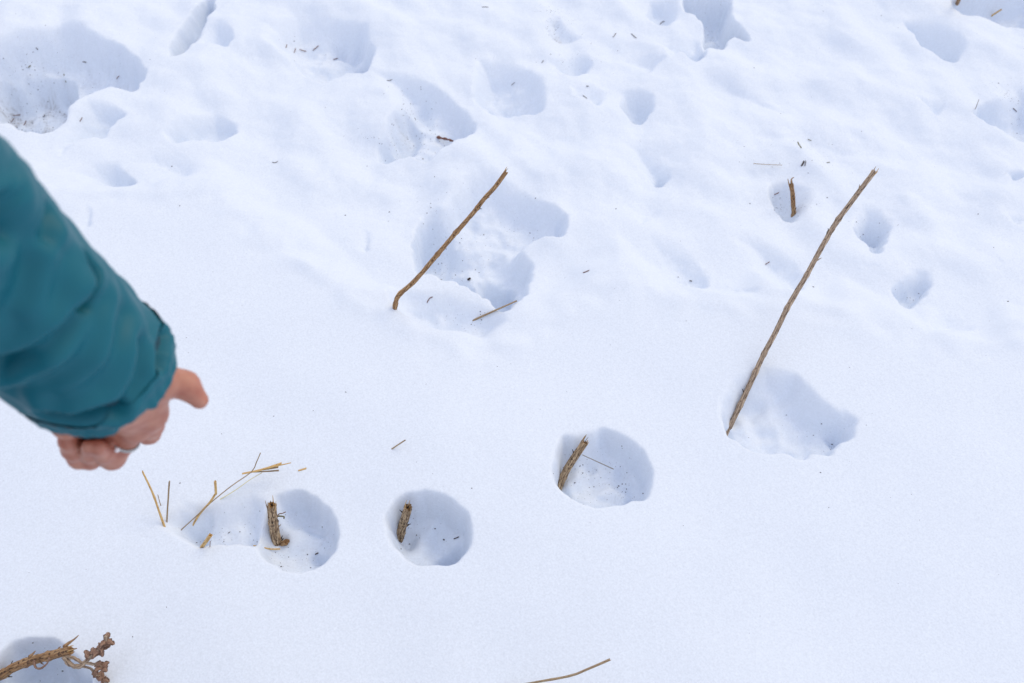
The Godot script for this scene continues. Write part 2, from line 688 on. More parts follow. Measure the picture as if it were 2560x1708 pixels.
# ---------- textures and materials
func fibre(seed_: int, a: Color, b: Color, dark: Color, cracks: float) -> StandardMaterial3D:
	var w := 128
	var h := 512
	var img := Image.create(w, h, true, Image.FORMAT_RGB8)
	var bump := Image.create(w, h, false, Image.FORMAT_RGB8)
	var n := noise(seed_, 1.0, 4)
	var n2 := noise(seed_ + 1, 1.0, 2)
	for y in h:
		for x in w:
			var th := TAU * x / w
			var c := cos(th)
			var s := sin(th)
			var f := n.get_noise_3d(c * 3.2, s * 3.2, y * 0.0035) * 1.4 + 0.5
			var g := n2.get_noise_3d(c * 9.0, s * 9.0, y * 0.0045)
			var blot := n2.get_noise_3d(c * 1.2 + 40.0, s * 1.2, y * 0.012)
			var crack := clampf((absf(n.get_noise_3d(c * 2.4 + 9.0, s * 2.4, y * 0.0022)) - 0.02) / 0.09, 0.0, 1.0)
			var col := a.lerp(b, clampf(f + g * 0.5, 0.0, 1.0)).lerp(dark, clampf(blot * 2.2 - 0.55, 0.0, 0.8))
			col = col.lerp(dark, (1.0 - crack) * cracks)
			img.set_pixel(x, y, col)
			var v := clampf(0.5 + 0.3 * g + 0.25 * (f - 0.5), 0.0, 1.0) * lerpf(1.0, crack, cracks)
			bump.set_pixel(x, y, Color(v, v, v))
	img.generate_mipmaps()
	bump.bump_map_to_normal_map(5.0)
	var m := StandardMaterial3D.new()
	m.albedo_texture = ImageTexture.create_from_image(img)
	m.normal_enabled = true
	m.normal_texture = ImageTexture.create_from_image(bump)
	m.normal_scale = 0.8
	m.roughness = 0.85
	return m

func plain(c: Color, rough := 0.9) -> StandardMaterial3D:
	var m := StandardMaterial3D.new()
	m.albedo_color = c
	m.roughness = rough
	return m

# grain that repeats without a seam: random points, softened across the edges
func grain_map(size: int, seed_: int, softer: int) -> PackedFloat32Array:
	var r := rng(seed_)
	var h := PackedFloat32Array()
	h.resize(size * size)
	for k in size * size:
		h[k] = r.randf()
	for k in softer:
		var g := h.duplicate()
		for y in size:
			for x in size:
				g[y * size + x] = 0.25 * h[y * size + (x + size - 1) % size] + 0.5 * h[y * size + x] + 0.25 * h[y * size + (x + 1) % size]
		for y in size:
			for x in size:
				h[y * size + x] = 0.25 * g[((y + size - 1) % size) * size + x] + 0.5 * g[y * size + x] + 0.25 * g[((y + 1) % size) * size + x]
	var spread := 0.0
	for v in h:
		spread += (v - 0.5) * (v - 0.5)
	spread = sqrt(spread / h.size())
	for k in h.size():
		h[k] = clampf(0.5 + 0.2 * (h[k] - 0.5) / spread, 0.0, 1.0)
	return h

func grain_normal(size: int, strength: float, seed_: int, softer: int) -> ImageTexture:
	var h := grain_map(size, seed_, softer)
	var out := Image.create(size, size, true, Image.FORMAT_RGB8)
	for y in size:
		for x in size:
			var gx := h[y * size + (x + 1) % size] - h[y * size + (x + size - 1) % size]
			var gy := h[((y + 1) % size) * size + x] - h[((y + size - 1) % size) * size + x]
			var n := Vector3(-gx * strength, gy * strength, 1.0).normalized()
			out.set_pixel(x, y, Color(n.x * 0.5 + 0.5, n.y * 0.5 + 0.5, n.z * 0.5 + 0.5))
	out.generate_mipmaps()
	return ImageTexture.create_from_image(out)

func make_materials() -> void:
	var snow := StandardMaterial3D.new()
	snow.albedo_color = Color.WHITE
	snow.vertex_color_use_as_albedo = true
	snow.roughness = 0.75
	snow.metallic_specular = 0.25
	snow.uv1_triplanar = true
	snow.uv1_world_triplanar = true
	snow.uv1_scale = Vector3.ONE * 2.6
	snow.normal_enabled = true
	snow.normal_texture = grain_normal(512, 1.0, 21, 3)
	snow.normal_scale = 0.19
	var gm := grain_map(512, 22, 1)
	var gi := Image.create(512, 512, true, Image.FORMAT_RGB8)
	for y in 512:
		for x in 512:
			var v := 0.985 + 0.05 * (gm[y * 512 + x] - 0.6)
			gi.set_pixel(x, y, Color(v, v, v))
	gi.generate_mipmaps()
	snow.albedo_texture = ImageTexture.create_from_image(gi)
	mat.snow = snow
	mat.bark_brown = fibre(101, Color8(204, 168, 122), Color8(150, 112, 74), Color8(74, 50, 32), 0.75)
	mat.bark_grey = fibre(111, Color8(204, 184, 160), Color8(148, 126, 106), Color8(68, 54, 46), 0.7)
	mat.bark_tan = fibre(121, Color8(208, 184, 150), Color8(152, 124, 94), Color8(58, 42, 30), 0.85)
	mat.bark_rust = fibre(131, Color8(186, 152, 110), Color8(146, 108, 72), Color8(60, 40, 28), 0.6)
	mat.straw = fibre(141, Color8(238, 206, 141), Color8(197, 155, 97), Color8(120, 90, 57), 0.25)
	mat.straw_grey = fibre(151, Color8(190, 169, 136), Color8(146, 122, 95), Color8(97, 76, 57), 0.3)
	mat.straw_pale = plain(Color8(214, 208, 168))
	mat.pith = fibre(161, Color8(210, 170, 108), Color8(170, 122, 66), Color8(74, 46, 24), 0.6)
	mat.wood_inside = plain(Color8(190, 158, 112))
	mat.rot = plain(Color8(34, 24, 18))
	mat.bark_dark = plain(Color8(58, 46, 40))
	mat.needle = plain(Color8(112, 72, 60), 0.7)
	mat.needle_grey = plain(Color8(104, 98, 100), 0.7)
	mat.needle_green = plain(Color8(106, 102, 66), 0.7)
	mat.leaf = fibre(171, Color8(184, 150, 126), Color8(134, 104, 88), Color8(48, 34, 30), 0.5)
	mat.speck = plain(Color8(84, 80, 86))
	mat.grass_grey = plain(Color8(132, 124, 116), 0.7)
	var skin := StandardMaterial3D.new()
	skin.vertex_color_use_as_albedo = true
	skin.roughness = 0.5
	skin.subsurf_scatter_enabled = true
	skin.subsurf_scatter_strength = 0.12
	skin.uv1_triplanar = true
	skin.uv1_world_triplanar = true
	skin.uv1_scale = Vector3.ONE * 24.0
	skin.normal_enabled = true
	skin.normal_texture = grain_normal(256, 1.0, 61, 5)
	skin.normal_scale = 0.25
	mat.skin = skin
	var teal := StandardMaterial3D.new()
	teal.albedo_color = Color(0.006, 0.122, 0.168).linear_to_srgb()
	teal.roughness = 0.5
	teal.metallic_specular = 0.36
	teal.uv1_triplanar = true
	teal.uv1_scale = Vector3.ONE * 30.0
	teal.normal_enabled = true
	teal.normal_texture = grain_normal(256, 0.8, 71, 2)
	teal.normal_scale = 0.2
	mat.teal = teal
	var lining := plain(Color(0.010, 0.06, 0.09).linear_to_srgb(), 0.8)
	mat.lining = lining
	var silver := plain(Color(0.66, 0.65, 0.64), 0.25)
	silver.metallic = 1.0
	mat.silver = silver
	mat.stone = plain(Color(0.96, 0.96, 0.97), 0.05)
	mat.stone.clearcoat_enabled = true

func _ready() -> void:
	# camera
	var cam := Camera3D.new()
	cam.name = "camera"
	add_child(cam)
	cam.position = Vector3(0.0, 1.25, 0.0)
	cam.rotation_degrees = Vector3(-52.0, 0.0, 0.0)
	cam.fov = 37.56
	cam.near = 0.02
	cam.far = 300.0
	var lens := CameraAttributesPhysical.new()
	lens.frustum_focal_length = 35.297
	lens.frustum_focus_distance = 1.41
	lens.frustum_near = 0.02
	lens.frustum_far = 300.0
	lens.exposure_aperture = 6.3
	cam.attributes = lens
	cam.fov = 37.56
	# sky, sun, exposure
	var env := Environment.new()
	env.background_mode = Environment.BG_SKY
	var sky := Sky.new()
	# an even overcast: a little brighter overhead than at the horizon, thin cloud without a sun disc
	var cloud := Image.create(128, 64, false, Image.FORMAT_RGBF)
	var puff := noise(91, 0.9, 3)
	for y in 64:
		for x in 128:
			var up := cos(PI * (y + 0.5) / 64.0)
			var flat_ := sqrt(1.0 - up * up)
			var c: Color = Color(0.535, 0.555, 0.645).lerp(Color(0.565, 0.58, 0.67), clampf(up, 0.0, 1.0))
			c *= 1.0 + 0.06 * puff.get_noise_3d(cos(TAU * x / 128.0) * flat_, sin(TAU * x / 128.0) * flat_, up)
			cloud.set_pixel(x, y, c)
	var sm := PanoramaSkyMaterial.new()
	sm.panorama = ImageTexture.create_from_image(cloud)
	sm.energy_multiplier = 1.0
	sky.sky_material = sm
	env.sky = sky
	env.tonemap_mode = Environment.TONE_MAPPER_LINEAR
	env.tonemap_exposure = 1.55
	env.sdfgi_enabled = true
	env.ssao_enabled = true
	env.ssil_enabled = true
	var world := WorldEnvironment.new()
	world.name = "world_environment"
	world.environment = env
	add_child(world)
	var sun := DirectionalLight3D.new()
	sun.name = "sun"
	add_child(sun)
	sun.look_at_from_position(Vector3(3.0, 4.0, -2.5), Vector3.ZERO)
	sun.light_color = Color(1.0, 0.92, 0.74)
	sun.light_energy = 0.2
	sun.light_angular_distance = 30.0
	sun.shadow_enabled = true

	make_materials()

	# the snow
	start_ground()
	press(10.0, 0.35, 1, [-115.4, -180.6, 8.8, -108.6, -183.6, 8.8, -101.6, -186.2, 8.8, -96.1, -187.1, 8.8, -90.8, -184.9, 6.6, -85.9, -181, 4.4, -81.3, -178, 2.8, -77.4, -174.3, 2.2, -74.4, -170.2, 1.8, -73.9, -168.6, 1, -74.9, -166.6, 0.8, -75.2, -164.6, 0.8, -76.3, -163.3, 0.8, -78.5, -164.2, 0.8, -80.7, -164.1, 0.8, -81.7, -163.5, 1, -83.3, -161.9, 2.2, -85.3, -159.3, 2.8, -86.5, -156.7, 2.8, -86.4, -153.7, 2.8, -88.3, -151.2, 2.8, -90.6, -150.1, 1.8, -93.5, -150.3, 0.8, -95.1, -151.2, 0.7, -96.2, -152.3, 0.7, -98.9, -152.6, 0.8, -103.5, -152.3, 1, -111.1, -164.2, 3.3])
	press(7.6, 1.6, 1, [-116.1, -177.6, 4.4, -105.5, -176.8, 4.4, -102.1, -178.5, 3.3, -96.9, -178.5, 2.2, -93.8, -177.6, 1.8, -92.3, -173.5, 1.8, -90.8, -167.4, 2.2, -89.4, -159.7, 2.8, -90.8, -156.7, 2.2, -95.3, -155.6, 1.8, -106.9, -157.4, 2.2])
	press(-2.88, 0, 1, [-90.6, -170, 2.9, -88.4, -171.2, 2.9, -85.6, -170.4, 2.9, -84, -168.8, 1.8, -83.8, -167.2, 2.9, -86.3, -165.3, 2.9, -88.2, -162.2, 3.6])
	press(4.4, 0, 1, [-86.1, -154.5, 4.3, -84.4, -160.4, 5.8, -79.3, -159.7, 4.3, -75, -156.7, 1.8, -76.7, -154.8, 0.8, -78.5, -151.6, 0.7, -78.7, -150.3, 0.7, -80.7, -149.9, 0.8, -82.4, -149.4, 1.8, -84.2, -147.3, 4.3, -85.2, -144.2, 4.3, -87.7, -146.6, 5.8])
	press(6.8, 0, 0.7, [-68, -196.7, 1.4, -65.8, -196.7, 1, -64.7, -191.2, 0.8, -65.7, -188.9, 0.8, -66.1, -184, 0.8, -66.9, -180.1, 0.8, -68, -176.7, 0.8, -68.5, -174, 0.8, -70.7, -173.8, 1, -71.8, -177.2, 1.8, -71.7, -183.6, 1.9, -70.4, -189.8, 1.9])
	press(3.6, 0, 1, [-64.9, -185.8, 4.3, -62.5, -187.1, 4.3, -58.7, -183.1, 2.9, -58.7, -180.6, 0.8, -59.6, -178.2, 0.8, -63, -178.4, 1.8, -65.5, -178.4, 2.9, -66.5, -181, 4.3])
	press(4.8, 0, 1, [-67.6, -150.1, 3.3, -64.2, -156.7, 6.6, -58.6, -158.5, 5.5, -53.4, -154.8, 2.8, -53.2, -152.3, 2.2, -55.1, -148.4, 0.8, -57, -148.4, 0.7, -59.9, -149, 0.7, -62.6, -148.4, 0.7, -64.2, -147.3, 0.8, -66.1, -148.7, 2.2])
	press(4.4, 0, 1, [-83.3, -139.1, 8.7, -78.6, -142.8, 7.2, -74, -142.8, 4.3, -70.9, -139.1, 1.8, -68.6, -137, 0.8, -70.4, -136.2, 0.7, -71.7, -133.9, 0.7, -73.2, -134.6, 1.4, -77.8, -135.2, 5.8])
	press(1.6, 0, 1, [-68.9, -146.3, 5.8, -63.7, -146.3, 5.8, -59.1, -142.5, 4.3, -56.8, -136.9, 5.8, -58.7, -134.1, 5.8, -66.8, -136.9, 7.2, -73.1, -142.5, 7.2])
	press(1.92, 0, 1, [-76.7, -128.5, 5.8, -74.9, -129.2, 2.9, -73.7, -127.1, 1, -73.1, -123.8, 1, -73.5, -121.8, 2.9, -77.5, -122.5, 5.8])
	press(5.6, 0.2, 1, [-54.3, -187.1, 8.8, -47, -191.2, 8.8, -37.5, -189.3, 6.6, -30.6, -185.3, 3.3, -29.9, -180.6, 1.8, -29, -179.3, 1, -28.7, -174.7, 0.8, -29.3, -171, 0.7, -30.4, -169.6, 0.7, -32.2, -170, 0.8, -34.3, -170.6, 1.8, -35.3, -168.4, 1, -36.5, -168.5, 0.8, -38.2, -167.7, 0.8, -40.3, -168.6, 1.4, -44.4, -171.8, 3.3, -47.4, -175.1, 4.4, -53.1, -179.3, 6.6])
	press(4.0, 0.2, 1, [-35.5, -175.5, 2.9, -34.2, -180.1, 4.3, -31.3, -180.5, 1.8, -29.4, -178.4, 1, -29.4, -173.4, 0.8, -30.8, -172, 0.7, -33.4, -172.2, 1.4])
	press(2.4, 0.2, 1, [-39.8, -185, 3.6, -34.7, -186.3, 4.3, -31, -185.9, 2.9, -31, -180.7, 1.8, -35.4, -179.8, 2.9, -39.4, -181.1, 3.6])
	press(5.6, 0.1, 1, [-30.7, -172.2, 8.8, -24.3, -170.6, 6.6, -17.8, -167.4, 4.4, -12.7, -163.5, 3.3, -8.9, -158.5, 2.2, -6.9, -153.7, 1.8, -7.1, -151.9, 0.8, -9.1, -148.7, 0.6, -10.7, -147.6, 0.6, -11.8, -145.9, 0.6, -13.9, -144.9, 0.7, -15.4, -142.8, 0.7, -16.8, -143, 0.8, -18.4, -144.2, 1, -21.2, -144.2, 1, -23.9, -143.5, 1, -25.6, -144.5, 1.8, -26.3, -147.6, 2.2, -25.2, -151.2, 4.4, -23.4, -158.5, 6.6, -27.5, -164.2, 8.8])
	press(3.6, 1.4, 1, [-24.5, -151.8, 1.8, -23.8, -155.4, 1.8, -21.1, -158, 1.8, -17.9, -156.9, 1.8, -17.3, -153.9, 2.9, -18.4, -149.6, 2.9, -20.9, -148.2, 1.4, -23.1, -148.2, 1.4])
	press(1.92, 0.2, 1, [-21.3, -161, 2.9, -19.1, -164.5, 4.3, -15.4, -166, 4.3, -14.2, -161, 4.3, -16.3, -158, 1.8, -19.9, -158.7, 1.4])
	press(3.6, 0.3, 1, [-15, -150.7, 1.8, -13.7, -154.7, 3.6, -8.2, -154.7, 1.8, -7.7, -153.6, 0.8, -11.4, -150, 0.7, -14.1, -147.5, 0.8, -16.8, -145.4, 0.8, -15.5, -148.2, 1])
	press(5.2, 0.1, 1, [-7.9, -175.1, 5.5, -1.5, -173.8, 6.6, 3.5, -170.6, 4.4, 6.6, -165.8, 3.3, 7.3, -161.9, 3.3, 6.2, -157.4, 0.8, 5.5, -156.5, 0.7, 3.3, -156.5, 0.7, 0.9, -156.7, 0.8, -2.7, -157, 0.8, -4.1, -157.6, 1, -6.3, -159.1, 1, -8.3, -162.3, 3.3])
	press(4.0, 0, 1, [8.4, -169.8, 2.9, 7, -173, 5.8, 11.2, -176.3, 5.8, 16.2, -175.9, 4.3, 17.3, -173, 2.9, 15.4, -169.4, 2.9, 12.8, -166.8, 1, 10.9, -167.8, 1])
	press(2.24, 1, 1, [6.4, -182.7, 1.8, 7.1, -187.5, 2.9, 10, -189.3, 2.9, 12, -184.9, 2.9, 15.5, -182.3, 1.8, 13.3, -180.6, 1.8, 10, -179.5, 1.4, 7.7, -180.6, 1.4])
	press(2.56, 0.1, 1, [10.8, -164.2, 4.3, 15.7, -165.8, 4.3, 20, -163.5, 4.3, 18.9, -160.4, 2.9, 16.7, -156.8, 0.8, 15.4, -158.1, 0.7, 14.2, -159.3, 0.7, 12.1, -159.7, 1])
	press(4.8, 0, 1, [20.9, -158.5, 2.2, 21.5, -164.2, 4.4, 25.5, -165, 5.5, 28.7, -162.3, 3.3, 28.7, -158.9, 1.8, 27, -156.3, 0.8, 25.2, -154.6, 0.8, 23.1, -155, 0.8, 21.5, -156.7, 1])
	press(4.0, 0.1, 1, [28.8, -190.2, 2.9, 29.8, -196.2, 2.9, 36.6, -196.7, 4.3, 36.8, -191.2, 4.3, 35.6, -187.1, 2.9, 33.2, -183.6, 1.8, 30.5, -185.3, 1.4])
	press(2.4, 0, 1, [21.2, -175.1, 5.8, 26.4, -176.3, 7.2, 31.3, -174.3, 4.3, 31.9, -172.4, 1, 29.4, -170.2, 1, 27.8, -168.6, 1, 24.6, -169.8, 5.8])
	press(9.2, 0.35, 1, [37.3, -197.6, 1.8, 49.1, -197.6, 2.2, 47.7, -189.3, 2.2, 47.9, -186.7, 1.8, 49.6, -184, 1.4, 50.2, -180.6, 0.8, 49.3, -179.7, 0.7, 48.1, -180.8, 0.7, 46.9, -181.4, 0.7, 45.5, -180.6, 0.6, 44.5, -178.4, 0.6, 43.3, -177.4, 0.6, 41.9, -178.2, 0.6, 40.7, -177, 0.6, 39.9, -174.3, 0.6, 39.2, -172, 0.6, 38.6, -172, 0.7, 38.3, -173.8, 1, 39.5, -177.2, 1.8, 40.5, -181.8, 1.8, 40.2, -185.3, 1.8, 38.9, -188.4, 1.8, 37, -190.2, 1.8])
	press(3.6, 0, 1, [28.7, -179.3, 5.8, 31.9, -181, 5.8, 38.5, -181.8, 5.8, 40.3, -179.7, 2.9, 39.5, -173, 1, 38.4, -172, 0.8, 37.1, -172.2, 0.8, 36, -173.2, 0.7, 34.8, -174.3, 0.8, 32.7, -172.8, 1, 31.3, -174.7, 4.3])
	press(2.4, 0, 1, [38.6, -168.7, 7.2, 45.9, -165.2, 5.8, 51.3, -160.4, 4.3, 54.8, -157.6, 2.9, 53.6, -156.2, 4.3, 48, -158.5, 7.2, 42.3, -161.3, 7.2])
	press(3.6, 0, 1, [19.6, -149.4, 8.7, 24.3, -149.4, 7.2, 28.2, -145.9, 5.8, 30.3, -141.5, 4.3, 29.8, -139.1, 2.9, 28.3, -137, 1, 26.5, -137, 1, 24.6, -139.1, 4.3, 20.4, -144.2, 8.7])
	press(1.6, 0, 1, [26.1, -138.9, 1, 26.9, -140.9, 1.8, 29, -140.9, 1.8, 29.6, -139.6, 1.4, 28, -137.9, 1])
	press(6.0, 0, 0.6, [84.5, -188.8, 2.2, 89.2, -190.5, 6.6, 92.8, -185.4, 5.5, 95.4, -180.5, 4.4, 95.2, -177.4, 3.3, 92.4, -174.1, 1, 90.1, -175, 0.8, 88.5, -177.4, 0.8, 86.3, -178.9, 1, 85.4, -183.2, 1.4])
	press(1.92, 0, 1, [79.2, -161.8, 1.8, 82.6, -161.8, 4.3, 86.2, -160.4, 4.3, 86.4, -158, 2.9, 83.5, -155.9, 1, 82.1, -157.6, 1])
	press(5.2, 0.2, 1, [90.2, -156.6, 1.4, 92.5, -160.4, 2.2, 97.3, -162.3, 5.5, 104, -164.2, 5.5, 110.9, -157.6, 4.4, 107, -146.3, 1, 97.8, -149.2, 0.8, 95.3, -150.5, 0.8, 92.1, -152.7, 0.9, 90.7, -155.2, 1])
	press(1.6, 0.8, 1, [100.1, -164.8, 2.9, 103.7, -165.3, 2.9, 105.8, -162.4, 2.9, 104.1, -157.2, 2.9, 101.1, -159.1, 2.9])
	press(7.0, 0.2, 1, [96.5, -192.7, 1, 97.4, -198.6, 2.2, 118.8, -199.8, 3.3, 118.3, -188.2, 2.2, 112.6, -186, 1, 109.5, -186.5, 0.8, 105.7, -186.8, 0.8, 101.9, -188.5, 0.8, 98.2, -190.5, 0.8])
	press(3.6, 0, 1, [91.8, -139.9, 1.4, 93.7, -140.8, 2.9, 96.3, -139.9, 2.9, 95.7, -137.9, 1.8, 92.6, -137.2, 1])
	press(1.92, 0, 1, [88, -127.6, 1.8, 90.1, -129.1, 2.9, 92.6, -128.3, 2.9, 90, -126, 1])
	press(4.8, 0.2, 1, [47.1, -135.4, 1.4, 47.7, -137.5, 2.2, 50.7, -138.7, 3.3, 54.5, -136.6, 5.5, 55.4, -133.8, 5.5, 54.3, -130.6, 4.4, 51.6, -127.9, 2.8, 50.5, -127.7, 0.8, 48.9, -128.3, 0.7, 48, -131, 0.7, 47.3, -133.4, 0.8])
	press(2.24, 0.2, 2, [45.3, -150.7, 8.7, 53.2, -153.9, 8.7, 63.4, -153, 7.2, 67.1, -145.4, 4.3, 63.8, -140.8, 5.8, 57.8, -139.1, 5.8, 53, -144.2, 5.8, 47.6, -146.3, 7.2])
	press(1.12, 0, 1, [44.9, -139.9, 1, 49.8, -140.3, 2.9, 47.9, -138.9, 1, 45.6, -139.1, 1])
	press(4.4, 0, 1, [60.4, -126.6, 2.9, 63.2, -132.1, 5.8, 66.4, -131.1, 5.8, 67.7, -125.9, 1.8, 66.6, -123.7, 1, 65.5, -121, 1, 63.9, -118.9, 1, 62.4, -119.2, 1, 61.8, -121.3, 1, 60.5, -122.8, 1, 60.3, -124.7, 1])
	press(1.92, 0.2, 1, [61.3, -127, 1.8, 64.4, -128.6, 2.9, 68.5, -127.6, 1.8, 66.9, -124.8, 1.8, 62.6, -123.8, 1])
	press(4.0, 0, 1, [63.4, -111.3, 1.8, 66.3, -113.6, 2.9, 68.6, -116.5, 5.8, 71.5, -115, 3.6, 71.1, -111.8, 1.4, 69.7, -109.9, 1, 67.5, -107.6, 1, 65.7, -106.4, 0.9, 64.3, -106.8, 1, 63.7, -108.7, 1])
	press(1.28, 0, 1, [59, -115.6, 1.8, 61.8, -117.4, 2.9, 63.2, -115.9, 1.8, 60.8, -114.9, 1])
	press(1.6, 0, 1, [79.2, -119.5, 4.3, 82.4, -120.4, 4.3, 82.2, -118.3, 1.8, 80.1, -118.6, 1.8])
	press(1.92, 0, 1, [80.4, -114.4, 2.9, 84.2, -117.7, 2.9, 85.1, -116.2, 1.8, 81.2, -113.6, 1.8])
	press(2.08, 0, 1, [66.6, -102.5, 4.3, 71, -105.2, 7.2, 74.8, -103.8, 5.8, 75.9, -101.2, 2.9, 73.3, -100.5, 1, 70.7, -100.9, 1, 67.3, -100.4, 1])
	press(2.4, 0, 1, [23, -124.8, 8.7, 27.6, -122.7, 7.2, 31, -119.7, 4.3, 33.9, -113.5, 2.9, 33.5, -111.5, 1.8, 31.9, -110.1, 1.4, 29.1, -110.6, 1.8, 23.7, -111.1, 5.8, 20.6, -117.2, 8.7])
	press(2.56, 0, 1, [36.1, -123.8, 8.7, 41.8, -124.3, 7.2, 46.8, -120.4, 4.3, 50, -117.2, 4.3, 50.8, -113.5, 2.9, 48.5, -108.7, 1.8, 44.9, -108.5, 1, 43.2, -109.2, 2.9, 41.2, -113.5, 4.3, 39.3, -119.7, 7.2])
	press(1.44, 0, 1, [36, -111.8, 1, 36.8, -110.8, 1.8, 41.4, -109.4, 1.8, 40.4, -108.2, 1, 38.3, -108.4, 1, 36.4, -109.2, 1])
	press(1.6, 0, 1, [19.7, -131.6, 7.2, 24.6, -132.4, 7.2, 27.8, -130.7, 4.3, 27.2, -128.6, 4.3, 23.1, -125.4, 1.8, 20.9, -126.9, 4.3])
	press(6.4, 0.12, 1, [-12.3, -131.8, 4.4, -9.7, -138.5, 8.8, -3.6, -140.3, 8.8, 2.5, -135.6, 5.5, 7.2, -131.5, 3.3, 10.2, -127.8, 1.8, 10, -125.2, 1, 9.1, -123.2, 0.8, 7.9, -122.4, 0.7, 6.1, -122.7, 0.8, 3.5, -122.1, 1.8, 2.1, -120.4, 3.3, 4.2, -116.9, 2.2, 3.2, -112.1, 1.4, 2.3, -108.3, 0.9, -0.1, -105.2, 1, -1.7, -105.2, 1, -3.2, -107.4, 0.8, -4.8, -108.9, 0.8, -5.7, -110.3, 0.7, -7.3, -111.4, 0.7, -10.2, -113, 0.7, -12, -113.3, 0.7, -13.6, -114.5, 0.8, -15.7, -114.6, 1, -17, -115.7, 0.8, -17.2, -117.6, 0.7, -17.3, -120.7, 0.7, -17.4, -124.5, 0.8, -16, -128.1, 2.2, -13.6, -129.1, 4.4])
	press(4.0, 0.3, 1, [-16.7, -129.6, 2.9, -13.4, -131.3, 4.3, -9.5, -129, 7.2, -7.9, -123.1, 7.2, -6.8, -118.3, 4.3, -6.6, -116.1, 1, -6.6, -113.6, 0.8, -9, -114.9, 0.8, -12.7, -116.1, 1, -15.8, -117.4, 1, -17.3, -119.2, 1, -17.5, -124, 0.8])
	press(4.4, 0, 1, [-6.7, -113.1, 1, -6.6, -118.3, 2.9, -4.6, -119.9, 4.3, -2, -116.8, 1.4, 0.1, -117.1, 1, 1, -115.5, 0.8, 0.9, -112.8, 1, 1.6, -111, 1.8, -1, -108.7, 1.8, -4, -110.4, 1])
	press(6.0, 0, 1, [-8, -116.4, 0.5, -7.1, -117.2, 0.5, -6.7, -116.4, 0.5, -6.7, -114.9, 0.5, -7.4, -115.3, 0.5])
	press(3.6, 0.1, 0.6, [-25.5, -112, 5.8, -20.9, -110.5, 2.9, -20.6, -107, 1.8, -19.4, -104.7, 0.8, -18, -103.3, 1.4, -15.7, -101.7, 2.9, -11.6, -100, 2.9, -8.4, -99.2, 4.3, -4.2, -98.4, 4.3, 0.1, -102, 4.3, -1, -105.3, 4.3, -6.5, -108.7, 5.8, -11, -111.1, 5.8, -17.6, -111.1, 4.3, -19.4, -110.5, 2.9])
	press(1.92, 0, 1, [-27, -125, 5.8, -25.2, -125.7, 2.9, -24.6, -122.1, 1, -24.8, -119.3, 0.9, -26.6, -118.2, 1.8, -27.9, -122.1, 5.8])
	press(5.25, 0.06, 0.8, [31.3, -83.7, 1.2, 31.4, -86.7, 3, 33.6, -91, 5, 39.1, -93.4, 6, 44.2, -91.4, 3.5, 46.9, -86.7, 3, 49.5, -84, 2.5, 51.1, -81.1, 1.5, 50.1, -79.6, 0.9, 48.5, -78.9, 0.8, 46.2, -76.8, 0.8, 44.5, -77.1, 0.8, 41.8, -76, 1, 39.6, -77.1, 1, 36.6, -77.1, 1, 33.7, -78.5, 1, 31.8, -80.3, 1, 31.3, -82.2, 0.8])
	press(2.1, 0.06, 1, [46.2, -83.1, 2, 49.8, -85.3, 3, 52.2, -83.1, 1.2, 50.1, -80.7, 0.8, 48.2, -80.5, 1])
	press(1.75, 0, 1, [31.8, -85.7, 1.5, 34.1, -84.6, 1.5, 33.9, -81.2, 1.5, 32.2, -82.3, 1])
	press(7.0, 0.12, 0.4, [-17.7, -67.2, 1.2, -16.8, -69.3, 1.2, -14.9, -70.4, 1, -12.3, -70.9, 0.8, -9.9, -70.2, 0.7, -7.9, -68.9, 0.7, -6.4, -67.4, 0.6, -5.7, -65.5, 0.6, -5.8, -63.4, 0.6, -6.2, -61.6, 0.6, -7.6, -60.2, 0.7, -9.1, -59.8, 0.7, -10.2, -59.9, 0.7, -11.5, -59.6, 0.8, -13.1, -59.9, 1, -14.7, -61, 1.2, -16.3, -62.4, 1.5, -17.3, -64.5, 1.5])
	press(2.62, 0, 0.4, [-17, -67.1, 0.7, -16.6, -68.2, 1.2, -15.1, -69.2, 2, -12.9, -67.9, 2.5, -13.1, -65.4, 2.2, -14.6, -64.5, 1.4, -15.6, -64.8, 1.2, -16.6, -65.8, 0.8])
	press(2.98, 0, 0.4, [-11.3, -61.7, 1.5, -11, -63.8, 1.5, -9.5, -65.6, 2.5, -7.1, -66.3, 2, -6.1, -65.2, 1, -6.4, -63.5, 1, -8.1, -61.9, 1])
	press(6.3, 0.18, 0.5, [5.9, -74.2, 0.8, 6.4, -77.6, 1.2, 7.3, -80.4, 1, 9.7, -80.9, 4, 11.8, -81.5, 3, 13.4, -81.9, 1, 15.8, -81.2, 1.5, 18.4, -79.3, 1.2, 19.8, -76.5, 0.9, 20.1, -73.7, 0.7, 19.8, -71.3, 0.7, 18.9, -69.8, 0.6, 17.3, -69.5, 0.7, 15.9, -69, 0.8, 14, -68.6, 0.8, 11.9, -68.2, 0.8, 10.2, -68.6, 0.9, 8.3, -69.8, 0.8, 7.2, -70.9, 0.7, 6.3, -72.2, 0.7])
	press(2.8, 0, 0.3, [6.2, -76.4, 1.5, 7.7, -77.1, 2.5, 9.4, -74.1, 3, 8.3, -71.7, 1.5, 6.4, -73.9, 1])
	press(2.62, 0, 1, [16.6, -72.1, 1, 17.7, -73, 1, 19.6, -73, 1, 20, -72.1, 1, 19.1, -71.4, 1, 17.3, -71.2, 1])
	press(2.27, 0.1, 0.3, [9.8, -78.3, 2, 12.8, -79, 2, 13.7, -77.1, 2, 11.3, -76, 2])
	press(1.93, 0.1, 0.3, [11.6, -73.7, 2, 14.5, -73.2, 2, 15, -71.7, 2, 12.3, -71.9, 2])
